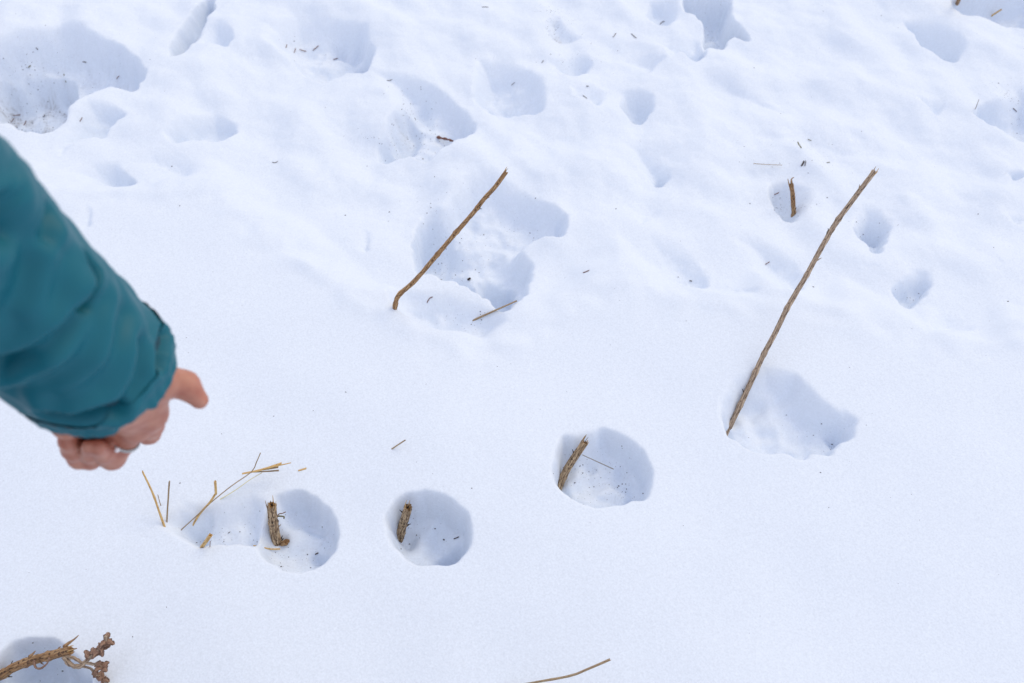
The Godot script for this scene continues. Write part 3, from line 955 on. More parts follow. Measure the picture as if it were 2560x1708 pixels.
	press(4.2, 0.15, 0.6, [-48.5, -66.9, 4, -46.9, -68.5, 4, -44.1, -68.9, 4, -40.8, -69.8, 5, -36.7, -71.1, 5, -34.1, -69.2, 3, -33.9, -66, 2.5, -34.1, -63.2, 2, -34.6, -62, 1, -35.3, -62.2, 0.7, -38.1, -62.4, 0.7, -40.1, -62.5, 0.7, -41.1, -62.1, 0.8, -42.3, -61.8, 1, -43.7, -62.4, 1, -45.2, -63.2, 1.5, -47.1, -64, 2.5, -48.7, -65, 2.5])
	press(5.25, 0.25, 0.4, [-34.1, -67.8, 2.5, -33.6, -70.1, 1.5, -31.9, -70.8, 0.7, -29.6, -70.8, 0.6, -27.4, -69.7, 0.6, -25.5, -68, 0.6, -24.6, -66.2, 0.6, -23.9, -64, 0.6, -24.1, -61.9, 0.6, -25.1, -60.3, 0.6, -26.7, -59, 0.7, -28.6, -58.6, 0.7, -30.9, -59, 0.7, -32.6, -59.9, 0.7, -34, -61.2, 0.8, -34.9, -62.3, 0.9, -35, -64.6, 1.2, -34.9, -66.2, 1.8])
	press(2.62, 0.3, 1, [-45.5, -65.2, 1, -44.3, -66.9, 2, -41.9, -68.2, 1.5, -41.4, -66.9, 2, -42, -65.3, 2, -42, -63.6, 1, -43.3, -63.2, 1, -44.8, -64.1, 1])
	press(1.4, 0, 1, [-38.8, -70.5, 2, -36.9, -72.5, 2.5, -35, -74, 1.5, -34.8, -72.6, 1.5, -36.4, -70.8, 2.5, -37.9, -69.8, 3])
	press(1.22, 0, 1, [-47.6, -69, 2, -45.3, -69.2, 2.5, -43.1, -68.2, 2.5, -41.2, -67.3, 2, -42.8, -66.5, 2.5, -45.3, -67.3, 2.5])
	press(2.1, 0.2, 0.3, [-28.9, -63.5, 1, -27.8, -64.1, 1.5, -25.5, -64.1, 1.5, -25.1, -63, 1, -26.2, -61.8, 1, -28.1, -61.9, 1.5])
	press(2.27, 0.2, 0.3, [-30.4, -67.8, 2, -28.4, -68.7, 2, -26.1, -67.8, 1.5, -25.3, -65.8, 1, -27.3, -65.5, 2, -29.5, -66.2, 2])
	press(0.7, 0.2, 0.3, [-35.6, -66.2, 1, -34.9, -68.1, 1.5, -32.4, -68.4, 2, -30.9, -66.2, 2, -31.5, -64.1, 1.5, -34.2, -64, 1])
	press(8.75, 0.1, 0.4, [-64.8, -48, 1.5, -63.8, -48.9, 1, -62.2, -49.4, 0.8, -60.6, -49.4, 0.7, -59.1, -49.2, 0.8, -57.6, -48.5, 1, -55.5, -47.3, 2, -53.3, -45.5, 1.5, -52.8, -44.3, 1, -52.5, -42.6, 1, -53.9, -41.4, 1, -58.7, -40.5, 1, -63.3, -41.8, 1, -66.2, -44.3, 1, -66.1, -46.5, 1.5])
	finish_ground()

	stalk("dead_stalk", "brown dead stalk bent at its foot, slanting over the wide boot print at centre", "plant stalk", [Vector3(-0.1897, 0.0037, -1.0374), Vector3(-0.1813, 0.0317, -1.0443), Vector3(-0.1549, 0.0537, -1.0559), Vector3(-0.1196, 0.0937, -1.0717), Vector3(-0.0852, 0.1337, -1.0868), Vector3(-0.06, 0.1637, -1.096), Vector3(-0.0414, 0.1887, -1.1032), Vector3(-0.0251, 0.2087, -1.1074), Vector3(-0.0088, 0.2287, -1.1179)], {"r0": 0.0040, "r1": 0.0033, "steps": 120, "sides": 16, "ridge": 0.14, "ridges": 8.0, "rag": 0.09, "jag": 0.006, "hollow": 0.002, "seed": 201, "splinters": 4, "scraps": 12, "nodes": [[0.13, 0.22, 0.012], [0.2, 0.15, 0.01], [0.47, 0.22, 0.008], [0.62, 0.25, 0.009], [0.78, 0.25, 0.007]]}, mat.bark_brown)
	stalk("dead_stalk", "longest dead stalk, grey brown and straight, slanting up on the right side", "plant stalk", [Vector3(0.3313, -0.0566, -0.8417), Vector3(0.3661, -0.0084, -0.8994), Vector3(0.3866, 0.0205, -0.934), Vector3(0.4048, 0.0438, -0.9606), Vector3(0.4242, 0.0702, -0.9916), Vector3(0.4488, 0.0996, -1.0233), Vector3(0.4672, 0.123, -1.0493), Vector3(0.4915, 0.1532, -1.0819), Vector3(0.5152, 0.1787, -1.1055), Vector3(0.5326, 0.1974, -1.1222), Vector3(0.5476, 0.2134, -1.1361)], {"r0": 0.0043, "r1": 0.0038, "steps": 150, "sides": 16, "ridge": 0.16, "ridges": 9.0, "rag": 0.09, "jag": 0.005, "hollow": 0.002, "seed": 211, "splinters": 5, "scraps": 16, "nodes": [[0.16, 0.2, 0.008], [0.27, 0.25, 0.008], [0.34, 0.2, 0.006], [0.5, 0.25, 0.006], [0.62, 0.22, 0.006], [0.82, 0.3, 0.006]]}, mat.bark_grey)
	var split := stalk("stalk_stub", "split brown stalk stub with two prongs in the hollow left of the longest stalk", "plant stub", [Vector3(0.5166, -0.0559, -1.3203), Vector3(0.51, -0.0283, -1.3233), Vector3(0.5042, -0.0065, -1.3251), Vector3(0.4993, 0.0091, -1.326)], {"r0": 0.0048, "r1": 0.0036, "steps": 40, "sides": 18, "ridge": 0.24, "ridges": 6.0, "rag": 0.14, "jag": 0.012, "hollow": 0.003, "sink": 0.012, "seed": 221, "splinters": 3, "scraps": 4}, mat.bark_rust)
	obj("prong", tube(local([Vector3(0.501, -0.0039, -1.3224), Vector3(0.4962, 0.0061, -1.3263), Vector3(0.4911, 0.0191, -1.3291)], split), {"r0": 0.0026, "r1": 0.0007, "steps": 10, "sides": 8, "rag": 0.15, "flat": 0.6, "seed": 228}), mat.bark_rust, split)
	obj("prong", tube(local([Vector3(0.5035, -0.0039, -1.3224), Vector3(0.5006, 0.0061, -1.3263), Vector3(0.4974, 0.0191, -1.3283), Vector3(0.501, 0.0221, -1.3294)], split), {"r0": 0.0030, "r1": 0.0012, "steps": 10, "sides": 8, "rag": 0.15, "flat": 0.7, "seed": 229}), mat.bark_rust, split)
	stalk("stalk_stub", "thick pale cracked stub beside the straws in the lower left melt hole", "plant stub", [Vector3(-0.3337, -0.0499, -0.6522), Vector3(-0.3338, -0.0289, -0.6581), Vector3(-0.3325, -0.0018, -0.6654), Vector3(-0.3297, 0.0251, -0.6723)], {"r0": 0.0072, "r1": 0.0066, "steps": 60, "sides": 26, "ridge": 0.26, "ridges": 8.0, "rag": 0.08, "jag": 0.006, "hollow": 0.002, "core": 0.001, "sink": 0.004, "seed": 231, "splinters": 5, "scraps": 5, "nodes": [[0.58, 0.14, 0.03]]}, mat.bark_tan)
	stalk("stalk_stub", "thick hollow topped stub in the round melt hole at bottom centre", "plant stub", [Vector3(-0.1634, -0.0735, -0.6735), Vector3(-0.1582, -0.052, -0.6773), Vector3(-0.1535, -0.0344, -0.68), Vector3(-0.1457, -0.0035, -0.6842)], {"r0": 0.0067, "r1": 0.0063, "steps": 60, "sides": 26, "ridge": 0.24, "ridges": 8.0, "rag": 0.08, "jag": 0.006, "hollow": 0.003, "core": 0.0005, "sink": 0.012, "seed": 241, "splinters": 4, "scraps": 5, "nodes": [[0.3, 0.14, 0.05]]}, mat.bark_tan)
	stalk("stalk_stub", "slanting stub of split stem fibres in the melt hole right of centre", "plant stub", [Vector3(0.0703, -0.0631, -0.7522), Vector3(0.0802, -0.0432, -0.7664), Vector3(0.0899, -0.0278, -0.776), Vector3(0.106, -0.0031, -0.7902)], {"r0": 0.0056, "r1": 0.0058, "steps": 60, "sides": 24, "ridge": 0.3, "ridges": 8.0, "rag": 0.08, "jag": 0.007, "hollow": 0.002, "core": 0.001, "sink": 0.012, "seed": 251, "splinters": 6, "scraps": 5, "nodes": [[0.32, 0.14, 0.02]]}, mat.bark_tan)
	var broken := stalk("broken_stalk", "thick broken stalk with a pale snapped end reaching in at bottom left corner", "plant stalk", [Vector3(-0.69, -0.045, -0.4495), Vector3(-0.654, -0.0244, -0.4537), Vector3(-0.6331, -0.0108, -0.4593), Vector3(-0.6031, 0.0066, -0.4621), Vector3(-0.5731, 0.0235, -0.4623), Vector3(-0.544, 0.04, -0.4622)], {"r0": 0.0062, "r1": 0.0056, "steps": 70, "sides": 22, "ridge": 0.2, "ridges": 9.0, "rag": 0.1, "jag": 0.005, "hollow": 0.0005, "core": 0.001, "seed": 261, "splinters": 3, "scraps": 7, "nodes": [[0.4, 0.2, 0.02], [0.6, 0.25, 0.015], [0.8, 0.25, 0.015]]}, mat.bark_rust)
	obj("withered_twig", tube(local([Vector3(-0.5525, 0.036, -0.4559), Vector3(-0.5431, 0.028, -0.4482), Vector3(-0.5337, 0.026, -0.448), Vector3(-0.524, 0.03, -0.4547), Vector3(-0.514, 0.036, -0.4593), Vector3(-0.5067, 0.042, -0.4647), Vector3(-0.4996, 0.05, -0.4702), Vector3(-0.4983, 0.056, -0.4743)], broken), {"r0": 0.0034, "r1": 0.00204, "steps": 40, "sides": 7, "rag": 0.45, "stretch": 160.0, "seed": 301}), mat.bark_grey, broken)
	obj("withered_twig", tube(local([Vector3(-0.5354, 0.026, -0.448), Vector3(-0.5229, 0.02, -0.4472), Vector3(-0.5184, 0.01, -0.4432), Vector3(-0.5122, 0.004, -0.4415), Vector3(-0.5114, -0.002, -0.4355)], broken), {"r0": 0.0017, "r1": 0.00102, "steps": 40, "sides": 7, "rag": 0.45, "stretch": 160.0, "seed": 302}), mat.bark_grey, broken)
	obj("withered_twig", tube(local([Vector3(-0.55, 0.036, -0.4559), Vector3(-0.5423, 0.034, -0.4557), Vector3(-0.5332, 0.028, -0.452), Vector3(-0.5227, 0.028, -0.4503), Vector3(-0.5103, 0.026, -0.4485), Vector3(-0.5018, 0.022, -0.4448)], broken), {"r0": 0.0024, "r1": 0.00144, "steps": 40, "sides": 7, "rag": 0.45, "stretch": 160.0, "seed": 303}), mat.bark_grey, broken)
	obj("curled_bark", tube(local([Vector3(-0.595, 0.02, -0.4575), Vector3(-0.5925, 0.016, -0.4496), Vector3(-0.5855, 0.016, -0.4487), Vector3(-0.5758, 0.024, -0.4518), Vector3(-0.5715, 0.032, -0.4556)], broken), {"r0": 0.0016, "r1": 0.00096, "steps": 40, "sides": 7, "rag": 0.45, "stretch": 160.0, "seed": 304}), mat.leaf, broken)
	obj("splinter", tube(local([Vector3(-0.5544, 0.039, -0.4667), Vector3(-0.5473, 0.043, -0.4704), Vector3(-0.5412, 0.046, -0.4735), Vector3(-0.5354, 0.049, -0.4777)], broken), {"r0": 0.0030, "r1": 0.0006, "steps": 14, "sides": 8, "rag": 0.25, "flat": 0.5, "seed": 306}), mat.bark_rust, broken)
	obj("splinter", tube(local([Vector3(-0.6028, 0.02, -0.461), Vector3(-0.5972, 0.025, -0.4626), Vector3(-0.593, 0.028, -0.4659)], broken), {"r0": 0.0028, "r1": 0.0006, "steps": 8, "sides": 7, "rag": 0.25, "flat": 0.5, "seed": 307}), mat.bark_rust, broken)
	obj("shrivelled_leaf", tube(local([Vector3(-0.521, 0.0318, -0.4561), Vector3(-0.5251, 0.0358, -0.4601), Vector3(-0.5285, 0.037, -0.4633)], broken), {"r0": 0.0029, "r1": 0.0016, "steps": 12, "sides": 10, "rag": 0.75, "stretch": 150.0, "nodes": [[0.45, 0.7, 0.3]], "flat": 0.2, "tip": true, "seed": 320}), mat.leaf, broken)
	obj("shrivelled_leaf", tube(local([Vector3(-0.5193, 0.0328, -0.4568), Vector3(-0.5139, 0.0376, -0.4589), Vector3(-0.5095, 0.0393, -0.4606)], broken), {"r0": 0.0029, "r1": 0.0016, "steps": 12, "sides": 10, "rag": 0.75, "stretch": 150.0, "nodes": [[0.45, 0.7, 0.3]], "flat": 0.2, "tip": true, "seed": 321}), mat.leaf, broken)
	obj("shrivelled_leaf", tube(local([Vector3(-0.516, 0.0348, -0.4584), Vector3(-0.5112, 0.0391, -0.4575), Vector3(-0.5073, 0.0405, -0.4568)], broken), {"r0": 0.0029, "r1": 0.0016, "steps": 12, "sides": 10, "rag": 0.75, "stretch": 150.0, "nodes": [[0.45, 0.7, 0.3]], "flat": 0.2, "tip": true, "seed": 322}), mat.leaf, broken)
	obj("shrivelled_leaf", tube(local([Vector3(-0.5143, 0.0358, -0.4591), Vector3(-0.518, 0.0358, -0.4642), Vector3(-0.5211, 0.0337, -0.4683)], broken), {"r0": 0.0029, "r1": 0.0016, "steps": 12, "sides": 10, "rag": 0.75, "stretch": 150.0, "nodes": [[0.45, 0.7, 0.3]], "flat": 0.2, "tip": true, "seed": 323}), mat.leaf, broken)
	obj("shrivelled_leaf", tube(local([Vector3(-0.5125, 0.0372, -0.4604), Vector3(-0.5165, 0.0394, -0.4596), Vector3(-0.5198, 0.039, -0.4589)], broken), {"r0": 0.0029, "r1": 0.0016, "steps": 12, "sides": 10, "rag": 0.75, "stretch": 150.0, "nodes": [[0.45, 0.7, 0.3]], "flat": 0.2, "tip": true, "seed": 324}), mat.leaf, broken)
	obj("shrivelled_leaf", tube(local([Vector3(-0.5113, 0.0382, -0.4613), Vector3(-0.5143, 0.0391, -0.4628), Vector3(-0.5167, 0.0377, -0.464)], broken), {"r0": 0.0029, "r1": 0.0016, "steps": 12, "sides": 10, "rag": 0.75, "stretch": 150.0, "nodes": [[0.45, 0.7, 0.3]], "flat": 0.2, "tip": true, "seed": 325}), mat.leaf, broken)
	obj("shrivelled_leaf", tube(local([Vector3(-0.5096, 0.0396, -0.4625), Vector3(-0.5108, 0.0437, -0.4563), Vector3(-0.5117, 0.045, -0.4512)], broken), {"r0": 0.0029, "r1": 0.0016, "steps": 12, "sides": 10, "rag": 0.75, "stretch": 150.0, "nodes": [[0.45, 0.7, 0.3]], "flat": 0.2, "tip": true, "seed": 326}), mat.leaf, broken)
	obj("shrivelled_leaf", tube(local([Vector3(-0.5084, 0.0406, -0.4635), Vector3(-0.5052, 0.0409, -0.4585), Vector3(-0.5026, 0.0389, -0.4544)], broken), {"r0": 0.0029, "r1": 0.0016, "steps": 12, "sides": 10, "rag": 0.75, "stretch": 150.0, "nodes": [[0.45, 0.7, 0.3]], "flat": 0.2, "tip": true, "seed": 327}), mat.leaf, broken)
	obj("shrivelled_leaf", tube(local([Vector3(-0.5074, 0.0414, -0.4642), Vector3(-0.5102, 0.0415, -0.4667), Vector3(-0.5124, 0.0394, -0.4687)], broken), {"r0": 0.0029, "r1": 0.0016, "steps": 12, "sides": 10, "rag": 0.75, "stretch": 150.0, "nodes": [[0.45, 0.7, 0.3]], "flat": 0.2, "tip": true, "seed": 328}), mat.leaf, broken)
	obj("shrivelled_leaf", tube(local([Vector3(-0.5062, 0.0426, -0.4651), Vector3(-0.5034, 0.0434, -0.468), Vector3(-0.5012, 0.0419, -0.4704)], broken), {"r0": 0.0029, "r1": 0.0016, "steps": 12, "sides": 10, "rag": 0.75, "stretch": 150.0, "nodes": [[0.45, 0.7, 0.3]], "flat": 0.2, "tip": true, "seed": 329}), mat.leaf, broken)
	obj("shrivelled_leaf", tube(local([Vector3(-0.506, 0.0428, -0.4653), Vector3(-0.4998, 0.0439, -0.466), Vector3(-0.4948, 0.0427, -0.4665)], broken), {"r0": 0.0029, "r1": 0.0016, "steps": 12, "sides": 10, "rag": 0.75, "stretch": 150.0, "nodes": [[0.45, 0.7, 0.3]], "flat": 0.2, "tip": true, "seed": 330}), mat.leaf, broken)
	obj("shrivelled_leaf", tube(local([Vector3(-0.5048, 0.0442, -0.4662), Vector3(-0.4999, 0.0473, -0.4674), Vector3(-0.4958, 0.0476, -0.4684)], broken), {"r0": 0.0029, "r1": 0.0016, "steps": 12, "sides": 10, "rag": 0.75, "stretch": 150.0, "nodes": [[0.45, 0.7, 0.3]], "flat": 0.2, "tip": true, "seed": 331}), mat.leaf, broken)
	obj("shrivelled_leaf", tube(local([Vector3(-0.5046, 0.0444, -0.4664), Vector3(-0.5028, 0.0481, -0.4602), Vector3(-0.5013, 0.0489, -0.4552)], broken), {"r0": 0.0029, "r1": 0.0016, "steps": 12, "sides": 10, "rag": 0.75, "stretch": 150.0, "nodes": [[0.45, 0.7, 0.3]], "flat": 0.2, "tip": true, "seed": 332}), mat.leaf, broken)
	obj("shrivelled_leaf", tube(local([Vector3(-0.5034, 0.0458, -0.4673), Vector3(-0.4973, 0.047, -0.4686), Vector3(-0.4923, 0.0457, -0.4697)], broken), {"r0": 0.0029, "r1": 0.0016, "steps": 12, "sides": 10, "rag": 0.75, "stretch": 150.0, "nodes": [[0.45, 0.7, 0.3]], "flat": 0.2, "tip": true, "seed": 333}), mat.leaf, broken)
	obj("shrivelled_leaf", tube(local([Vector3(-0.5032, 0.046, -0.4675), Vector3(-0.5056, 0.0466, -0.4645), Vector3(-0.5077, 0.0449, -0.4621)], broken), {"r0": 0.0029, "r1": 0.0016, "steps": 12, "sides": 10, "rag": 0.75, "stretch": 150.0, "nodes": [[0.45, 0.7, 0.3]], "flat": 0.2, "tip": true, "seed": 334}), mat.leaf, broken)
	obj("shrivelled_leaf", tube(local([Vector3(-0.502, 0.0474, -0.4684), Vector3(-0.498, 0.0499, -0.4667), Vector3(-0.4948, 0.0497, -0.4653)], broken), {"r0": 0.0029, "r1": 0.0016, "steps": 12, "sides": 10, "rag": 0.75, "stretch": 150.0, "nodes": [[0.45, 0.7, 0.3]], "flat": 0.2, "tip": true, "seed": 335}), mat.leaf, broken)
	obj("shrivelled_leaf", tube(local([Vector3(-0.501, 0.0484, -0.4691), Vector3(-0.4955, 0.0498, -0.469), Vector3(-0.491, 0.0488, -0.4689)], broken), {"r0": 0.0029, "r1": 0.0016, "steps": 12, "sides": 10, "rag": 0.75, "stretch": 150.0, "nodes": [[0.45, 0.7, 0.3]], "flat": 0.2, "tip": true, "seed": 336}), mat.leaf, broken)
	obj("shrivelled_leaf", tube(local([Vector3(-0.4998, 0.0498, -0.47), Vector3(-0.502, 0.052, -0.4645), Vector3(-0.5038, 0.0517, -0.4599)], broken), {"r0": 0.0029, "r1": 0.0016, "steps": 12, "sides": 10, "rag": 0.75, "stretch": 150.0, "nodes": [[0.45, 0.7, 0.3]], "flat": 0.2, "tip": true, "seed": 337}), mat.leaf, broken)
	obj("shrivelled_leaf", tube(local([Vector3(-0.4996, 0.05, -0.4702), Vector3(-0.5016, 0.0532, -0.4657), Vector3(-0.5032, 0.0536, -0.4621)], broken), {"r0": 0.0029, "r1": 0.0016, "steps": 12, "sides": 10, "rag": 0.75, "stretch": 150.0, "nodes": [[0.45, 0.7, 0.3]], "flat": 0.2, "tip": true, "seed": 338}), mat.leaf, broken)
	obj("shrivelled_leaf", tube(local([Vector3(-0.4994, 0.051, -0.4709), Vector3(-0.4933, 0.0504, -0.4686), Vector3(-0.4883, 0.0477, -0.4668)], broken), {"r0": 0.0029, "r1": 0.0016, "steps": 12, "sides": 10, "rag": 0.75, "stretch": 150.0, "nodes": [[0.45, 0.7, 0.3]], "flat": 0.2, "tip": true, "seed": 339}), mat.leaf, broken)
	obj("shrivelled_leaf", tube(local([Vector3(-0.4994, 0.0512, -0.471), Vector3(-0.4994, 0.0507, -0.4771), Vector3(-0.4994, 0.0481, -0.4821)], broken), {"r0": 0.0029, "r1": 0.0016, "steps": 12, "sides": 10, "rag": 0.75, "stretch": 150.0, "nodes": [[0.45, 0.7, 0.3]], "flat": 0.2, "tip": true, "seed": 340}), mat.leaf, broken)
	obj("shrivelled_leaf", tube(local([Vector3(-0.4991, 0.0522, -0.4717), Vector3(-0.4981, 0.0547, -0.4761), Vector3(-0.4972, 0.0545, -0.4797)], broken), {"r0": 0.0029, "r1": 0.0016, "steps": 12, "sides": 10, "rag": 0.75, "stretch": 150.0, "nodes": [[0.45, 0.7, 0.3]], "flat": 0.2, "tip": true, "seed": 341}), mat.leaf, broken)
	obj("shrivelled_leaf", tube(local([Vector3(-0.5152, 0.0268, -0.4492), Vector3(-0.5118, 0.0276, -0.449), Vector3(-0.509, 0.0261, -0.4488)], broken), {"r0": 0.0029, "r1": 0.0016, "steps": 12, "sides": 10, "rag": 0.75, "stretch": 150.0, "nodes": [[0.45, 0.7, 0.3]], "flat": 0.2, "tip": true, "seed": 342}), mat.leaf, broken)
	obj("shrivelled_leaf", tube(local([Vector3(-0.5131, 0.0265, -0.4489), Vector3(-0.5093, 0.0295, -0.45), Vector3(-0.5062, 0.0297, -0.4509)], broken), {"r0": 0.0029, "r1": 0.0016, "steps": 12, "sides": 10, "rag": 0.75, "stretch": 150.0, "nodes": [[0.45, 0.7, 0.3]], "flat": 0.2, "tip": true, "seed": 343}), mat.leaf, broken)
	obj("shrivelled_leaf", tube(local([Vector3(-0.5086, 0.0252, -0.4477), Vector3(-0.5028, 0.0267, -0.4505), Vector3(-0.4981, 0.0257, -0.4528)], broken), {"r0": 0.0029, "r1": 0.0016, "steps": 12, "sides": 10, "rag": 0.75, "stretch": 150.0, "nodes": [[0.45, 0.7, 0.3]], "flat": 0.2, "tip": true, "seed": 344}), mat.leaf, broken)
	obj("shrivelled_leaf", tube(local([Vector3(-0.5071, 0.0245, -0.4471), Vector3(-0.5102, 0.0281, -0.4431), Vector3(-0.5127, 0.0289, -0.4399)], broken), {"r0": 0.0029, "r1": 0.0016, "steps": 12, "sides": 10, "rag": 0.75, "stretch": 150.0, "nodes": [[0.45, 0.7, 0.3]], "flat": 0.2, "tip": true, "seed": 345}), mat.leaf, broken)
	obj("shrivelled_leaf", tube(local([Vector3(-0.5052, 0.0236, -0.4463), Vector3(-0.5007, 0.0277, -0.4427), Vector3(-0.497, 0.0288, -0.4397)], broken), {"r0": 0.0029, "r1": 0.0016, "steps": 12, "sides": 10, "rag": 0.75, "stretch": 150.0, "nodes": [[0.45, 0.7, 0.3]], "flat": 0.2, "tip": true, "seed": 346}), mat.leaf, broken)
	obj("shrivelled_leaf", tube(local([Vector3(-0.5038, 0.0229, -0.4457), Vector3(-0.5016, 0.0263, -0.4483), Vector3(-0.4998, 0.0269, -0.4505)], broken), {"r0": 0.0029, "r1": 0.0016, "steps": 12, "sides": 10, "rag": 0.75, "stretch": 150.0, "nodes": [[0.45, 0.7, 0.3]], "flat": 0.2, "tip": true, "seed": 347}), mat.leaf, broken)
	obj("shrivelled_leaf", tube(local([Vector3(-0.5202, 0.014, -0.4448), Vector3(-0.5164, 0.0166, -0.4424), Vector3(-0.5134, 0.0165, -0.4404)], broken), {"r0": 0.0029, "r1": 0.0016, "steps": 12, "sides": 10, "rag": 0.75, "stretch": 150.0, "nodes": [[0.45, 0.7, 0.3]], "flat": 0.2, "tip": true, "seed": 348}), mat.leaf, broken)
	obj("shrivelled_leaf", tube(local([Vector3(-0.5194, 0.0123, -0.4441), Vector3(-0.5156, 0.0163, -0.4463), Vector3(-0.5124, 0.0173, -0.4481)], broken), {"r0": 0.0029, "r1": 0.0016, "steps": 12, "sides": 10, "rag": 0.75, "stretch": 150.0, "nodes": [[0.45, 0.7, 0.3]], "flat": 0.2, "tip": true, "seed": 349}), mat.leaf, broken)
	obj("shrivelled_leaf", tube(local([Vector3(-0.5159, 0.0076, -0.4425), Vector3(-0.5201, 0.0089, -0.4437), Vector3(-0.5235, 0.0077, -0.4447)], broken), {"r0": 0.0029, "r1": 0.0016, "steps": 12, "sides": 10, "rag": 0.75, "stretch": 150.0, "nodes": [[0.45, 0.7, 0.3]], "flat": 0.2, "tip": true, "seed": 350}), mat.leaf, broken)
	obj("shrivelled_leaf", tube(local([Vector3(-0.5149, 0.0066, -0.4422), Vector3(-0.5133, 0.0072, -0.439), Vector3(-0.512, 0.0056, -0.4364)], broken), {"r0": 0.0029, "r1": 0.0016, "steps": 12, "sides": 10, "rag": 0.75, "stretch": 150.0, "nodes": [[0.45, 0.7, 0.3]], "flat": 0.2, "tip": true, "seed": 351}), mat.leaf, broken)
	obj("shrivelled_leaf", tube(local([Vector3(-0.5121, 0.0028, -0.4403), Vector3(-0.5145, 0.0031, -0.4464), Vector3(-0.5166, 0.0011, -0.4514)], broken), {"r0": 0.0029, "r1": 0.0016, "steps": 12, "sides": 10, "rag": 0.75, "stretch": 150.0, "nodes": [[0.45, 0.7, 0.3]], "flat": 0.2, "tip": true, "seed": 352}), mat.leaf, broken)
	obj("shrivelled_leaf", tube(local([Vector3(-0.5119, 0.0018, -0.4392), Vector3(-0.5057, 0.0045, -0.4373), Vector3(-0.5005, 0.0046, -0.4357)], broken), {"r0": 0.0029, "r1": 0.0016, "steps": 12, "sides": 10, "rag": 0.75, "stretch": 150.0, "nodes": [[0.45, 0.7, 0.3]], "flat": 0.2, "tip": true, "seed": 353}), mat.leaf, broken)
	straw("stalk_stub", "short rotten brown butt pressed against the thick pale stub's foot", "plant stub", [Vector3(-0.327, -0.051, -0.6508), Vector3(-0.3227, -0.045, -0.6501), Vector3(-0.3186, -0.042, -0.6506)], 0.0035, 0.0045, mat.bark_rust, {"rag": 0.35, "sink": 0.01, "seed": 335})
	straw("curled_leaf", "small curled brown leaf scrap sticking out from the thick pale stub", "leaf", [Vector3(-0.3279, -0.0005, -0.6667), Vector3(-0.3237, 0.0025, -0.6705), Vector3(-0.3197, 0.0045, -0.6701), Vector3(-0.3138, 0.0075, -0.6709)], 0.0008, 0.00064, mat.leaf, {"rag": 0.4, "stretch": 200.0, "seed": 336})
	straw("curled_leaf", "broader lower leaf scrap hanging from the thick pale stub", "leaf", [Vector3(-0.3274, -0.0005, -0.6671), Vector3(-0.3234, -0.0005, -0.6688), Vector3(-0.3172, -0.0005, -0.6677), Vector3(-0.3176, -0.0035, -0.6663)], 0.0011, 0.00088, mat.needle_green, {"rag": 0.4, "stretch": 200.0, "seed": 337})
	straw("straw", "pale jointed straw leaning left, tallest of the upright pair near the hand", "straw", [Vector3(-0.4795, 0.0002, -0.6519), Vector3(-0.4853, 0.0216, -0.6672), Vector3(-0.4915, 0.0442, -0.683), Vector3(-0.501, 0.0702, -0.6994)], 0.0017, 0.0012, mat.straw, {"sink": 0.02, "nodes": [[0.62, 0.3, 0.03]], "jag": 0.006})
	straw("straw", "straight upright straw with a forked tip, right one of the upright pair", "straw", [Vector3(-0.4783, -0.0007, -0.6602), Vector3(-0.4712, 0.0324, -0.677), Vector3(-0.465, 0.0593, -0.6899)], 0.001, 0.0012, mat.straw_grey, {"sink": 0.02, "jag": 0.008})
	straw("straw", "tiny thin straw sprig between the two upright straws", "straw", [Vector3(-0.4905, 0.0044, -0.6832), Vector3(-0.4902, 0.0244, -0.6886)], 0.0007, 0.0005, mat.straw_grey, {"sink": 0.01})
	straw("straw", "long thin grey straw slanting up right and kinked near its top", "straw", [Vector3(-0.4636, -0.0194, -0.6561), Vector3(-0.4387, 0.0026, -0.6663), Vector3(-0.4187, 0.0146, -0.6805), Vector3(-0.3905, 0.0246, -0.7022), Vector3(-0.3646, 0.0306, -0.7212), Vector3(-0.3574, 0.0406, -0.7288), Vector3(-0.3493, 0.0556, -0.737)], 0.0008, 0.0007, mat.straw_grey, {"sink": 0.01})
	straw("straw", "bent yellow straw whose snapped top stands upright beside the long thin straw", "straw", [Vector3(-0.4467, -0.0175, -0.6651), Vector3(-0.4343, -0.0015, -0.6749), Vector3(-0.4184, 0.0165, -0.6811), Vector3(-0.4102, 0.0265, -0.688), Vector3(-0.4081, 0.0305, -0.6876), Vector3(-0.4052, 0.0525, -0.6939)], 0.0013, 0.0018, mat.straw, {"sink": 0.02, "jag": 0.004})
	straw("straw", "broad flat straw lying across the kink of the long thin straw", "straw", [Vector3(-0.3791, 0.0236, -0.7224), Vector3(-0.3527, 0.0266, -0.7269), Vector3(-0.3237, 0.0306, -0.7351)], 0.0015, 0.0021, mat.straw, {"flat": 0.45})
	straw("straw", "middle short straw fanned out below the broad flat straw", "straw", [Vector3(-0.3664, 0.0226, -0.7266), Vector3(-0.3479, 0.0236, -0.7294), Vector3(-0.3292, 0.0246, -0.7326)], 0.001, 0.0016, mat.straw_grey, {"flat": 0.5})
	straw("straw", "lowest short brownish straw of the fan at the long straw kink", "straw", [Vector3(-0.3676, 0.0206, -0.7268), Vector3(-0.348, 0.0216, -0.7272), Vector3(-0.3282, 0.0226, -0.7283)], 0.0008, 0.0013, mat.straw_grey, {})
	straw("straw", "thin yellow straw tip sticking out furthest right of the fan", "straw", [Vector3(-0.3495, 0.0286, -0.7274), Vector3(-0.331, 0.0306, -0.7307), Vector3(-0.3102, 0.0336, -0.7343)], 0.0011, 0.0007, mat.straw, {})
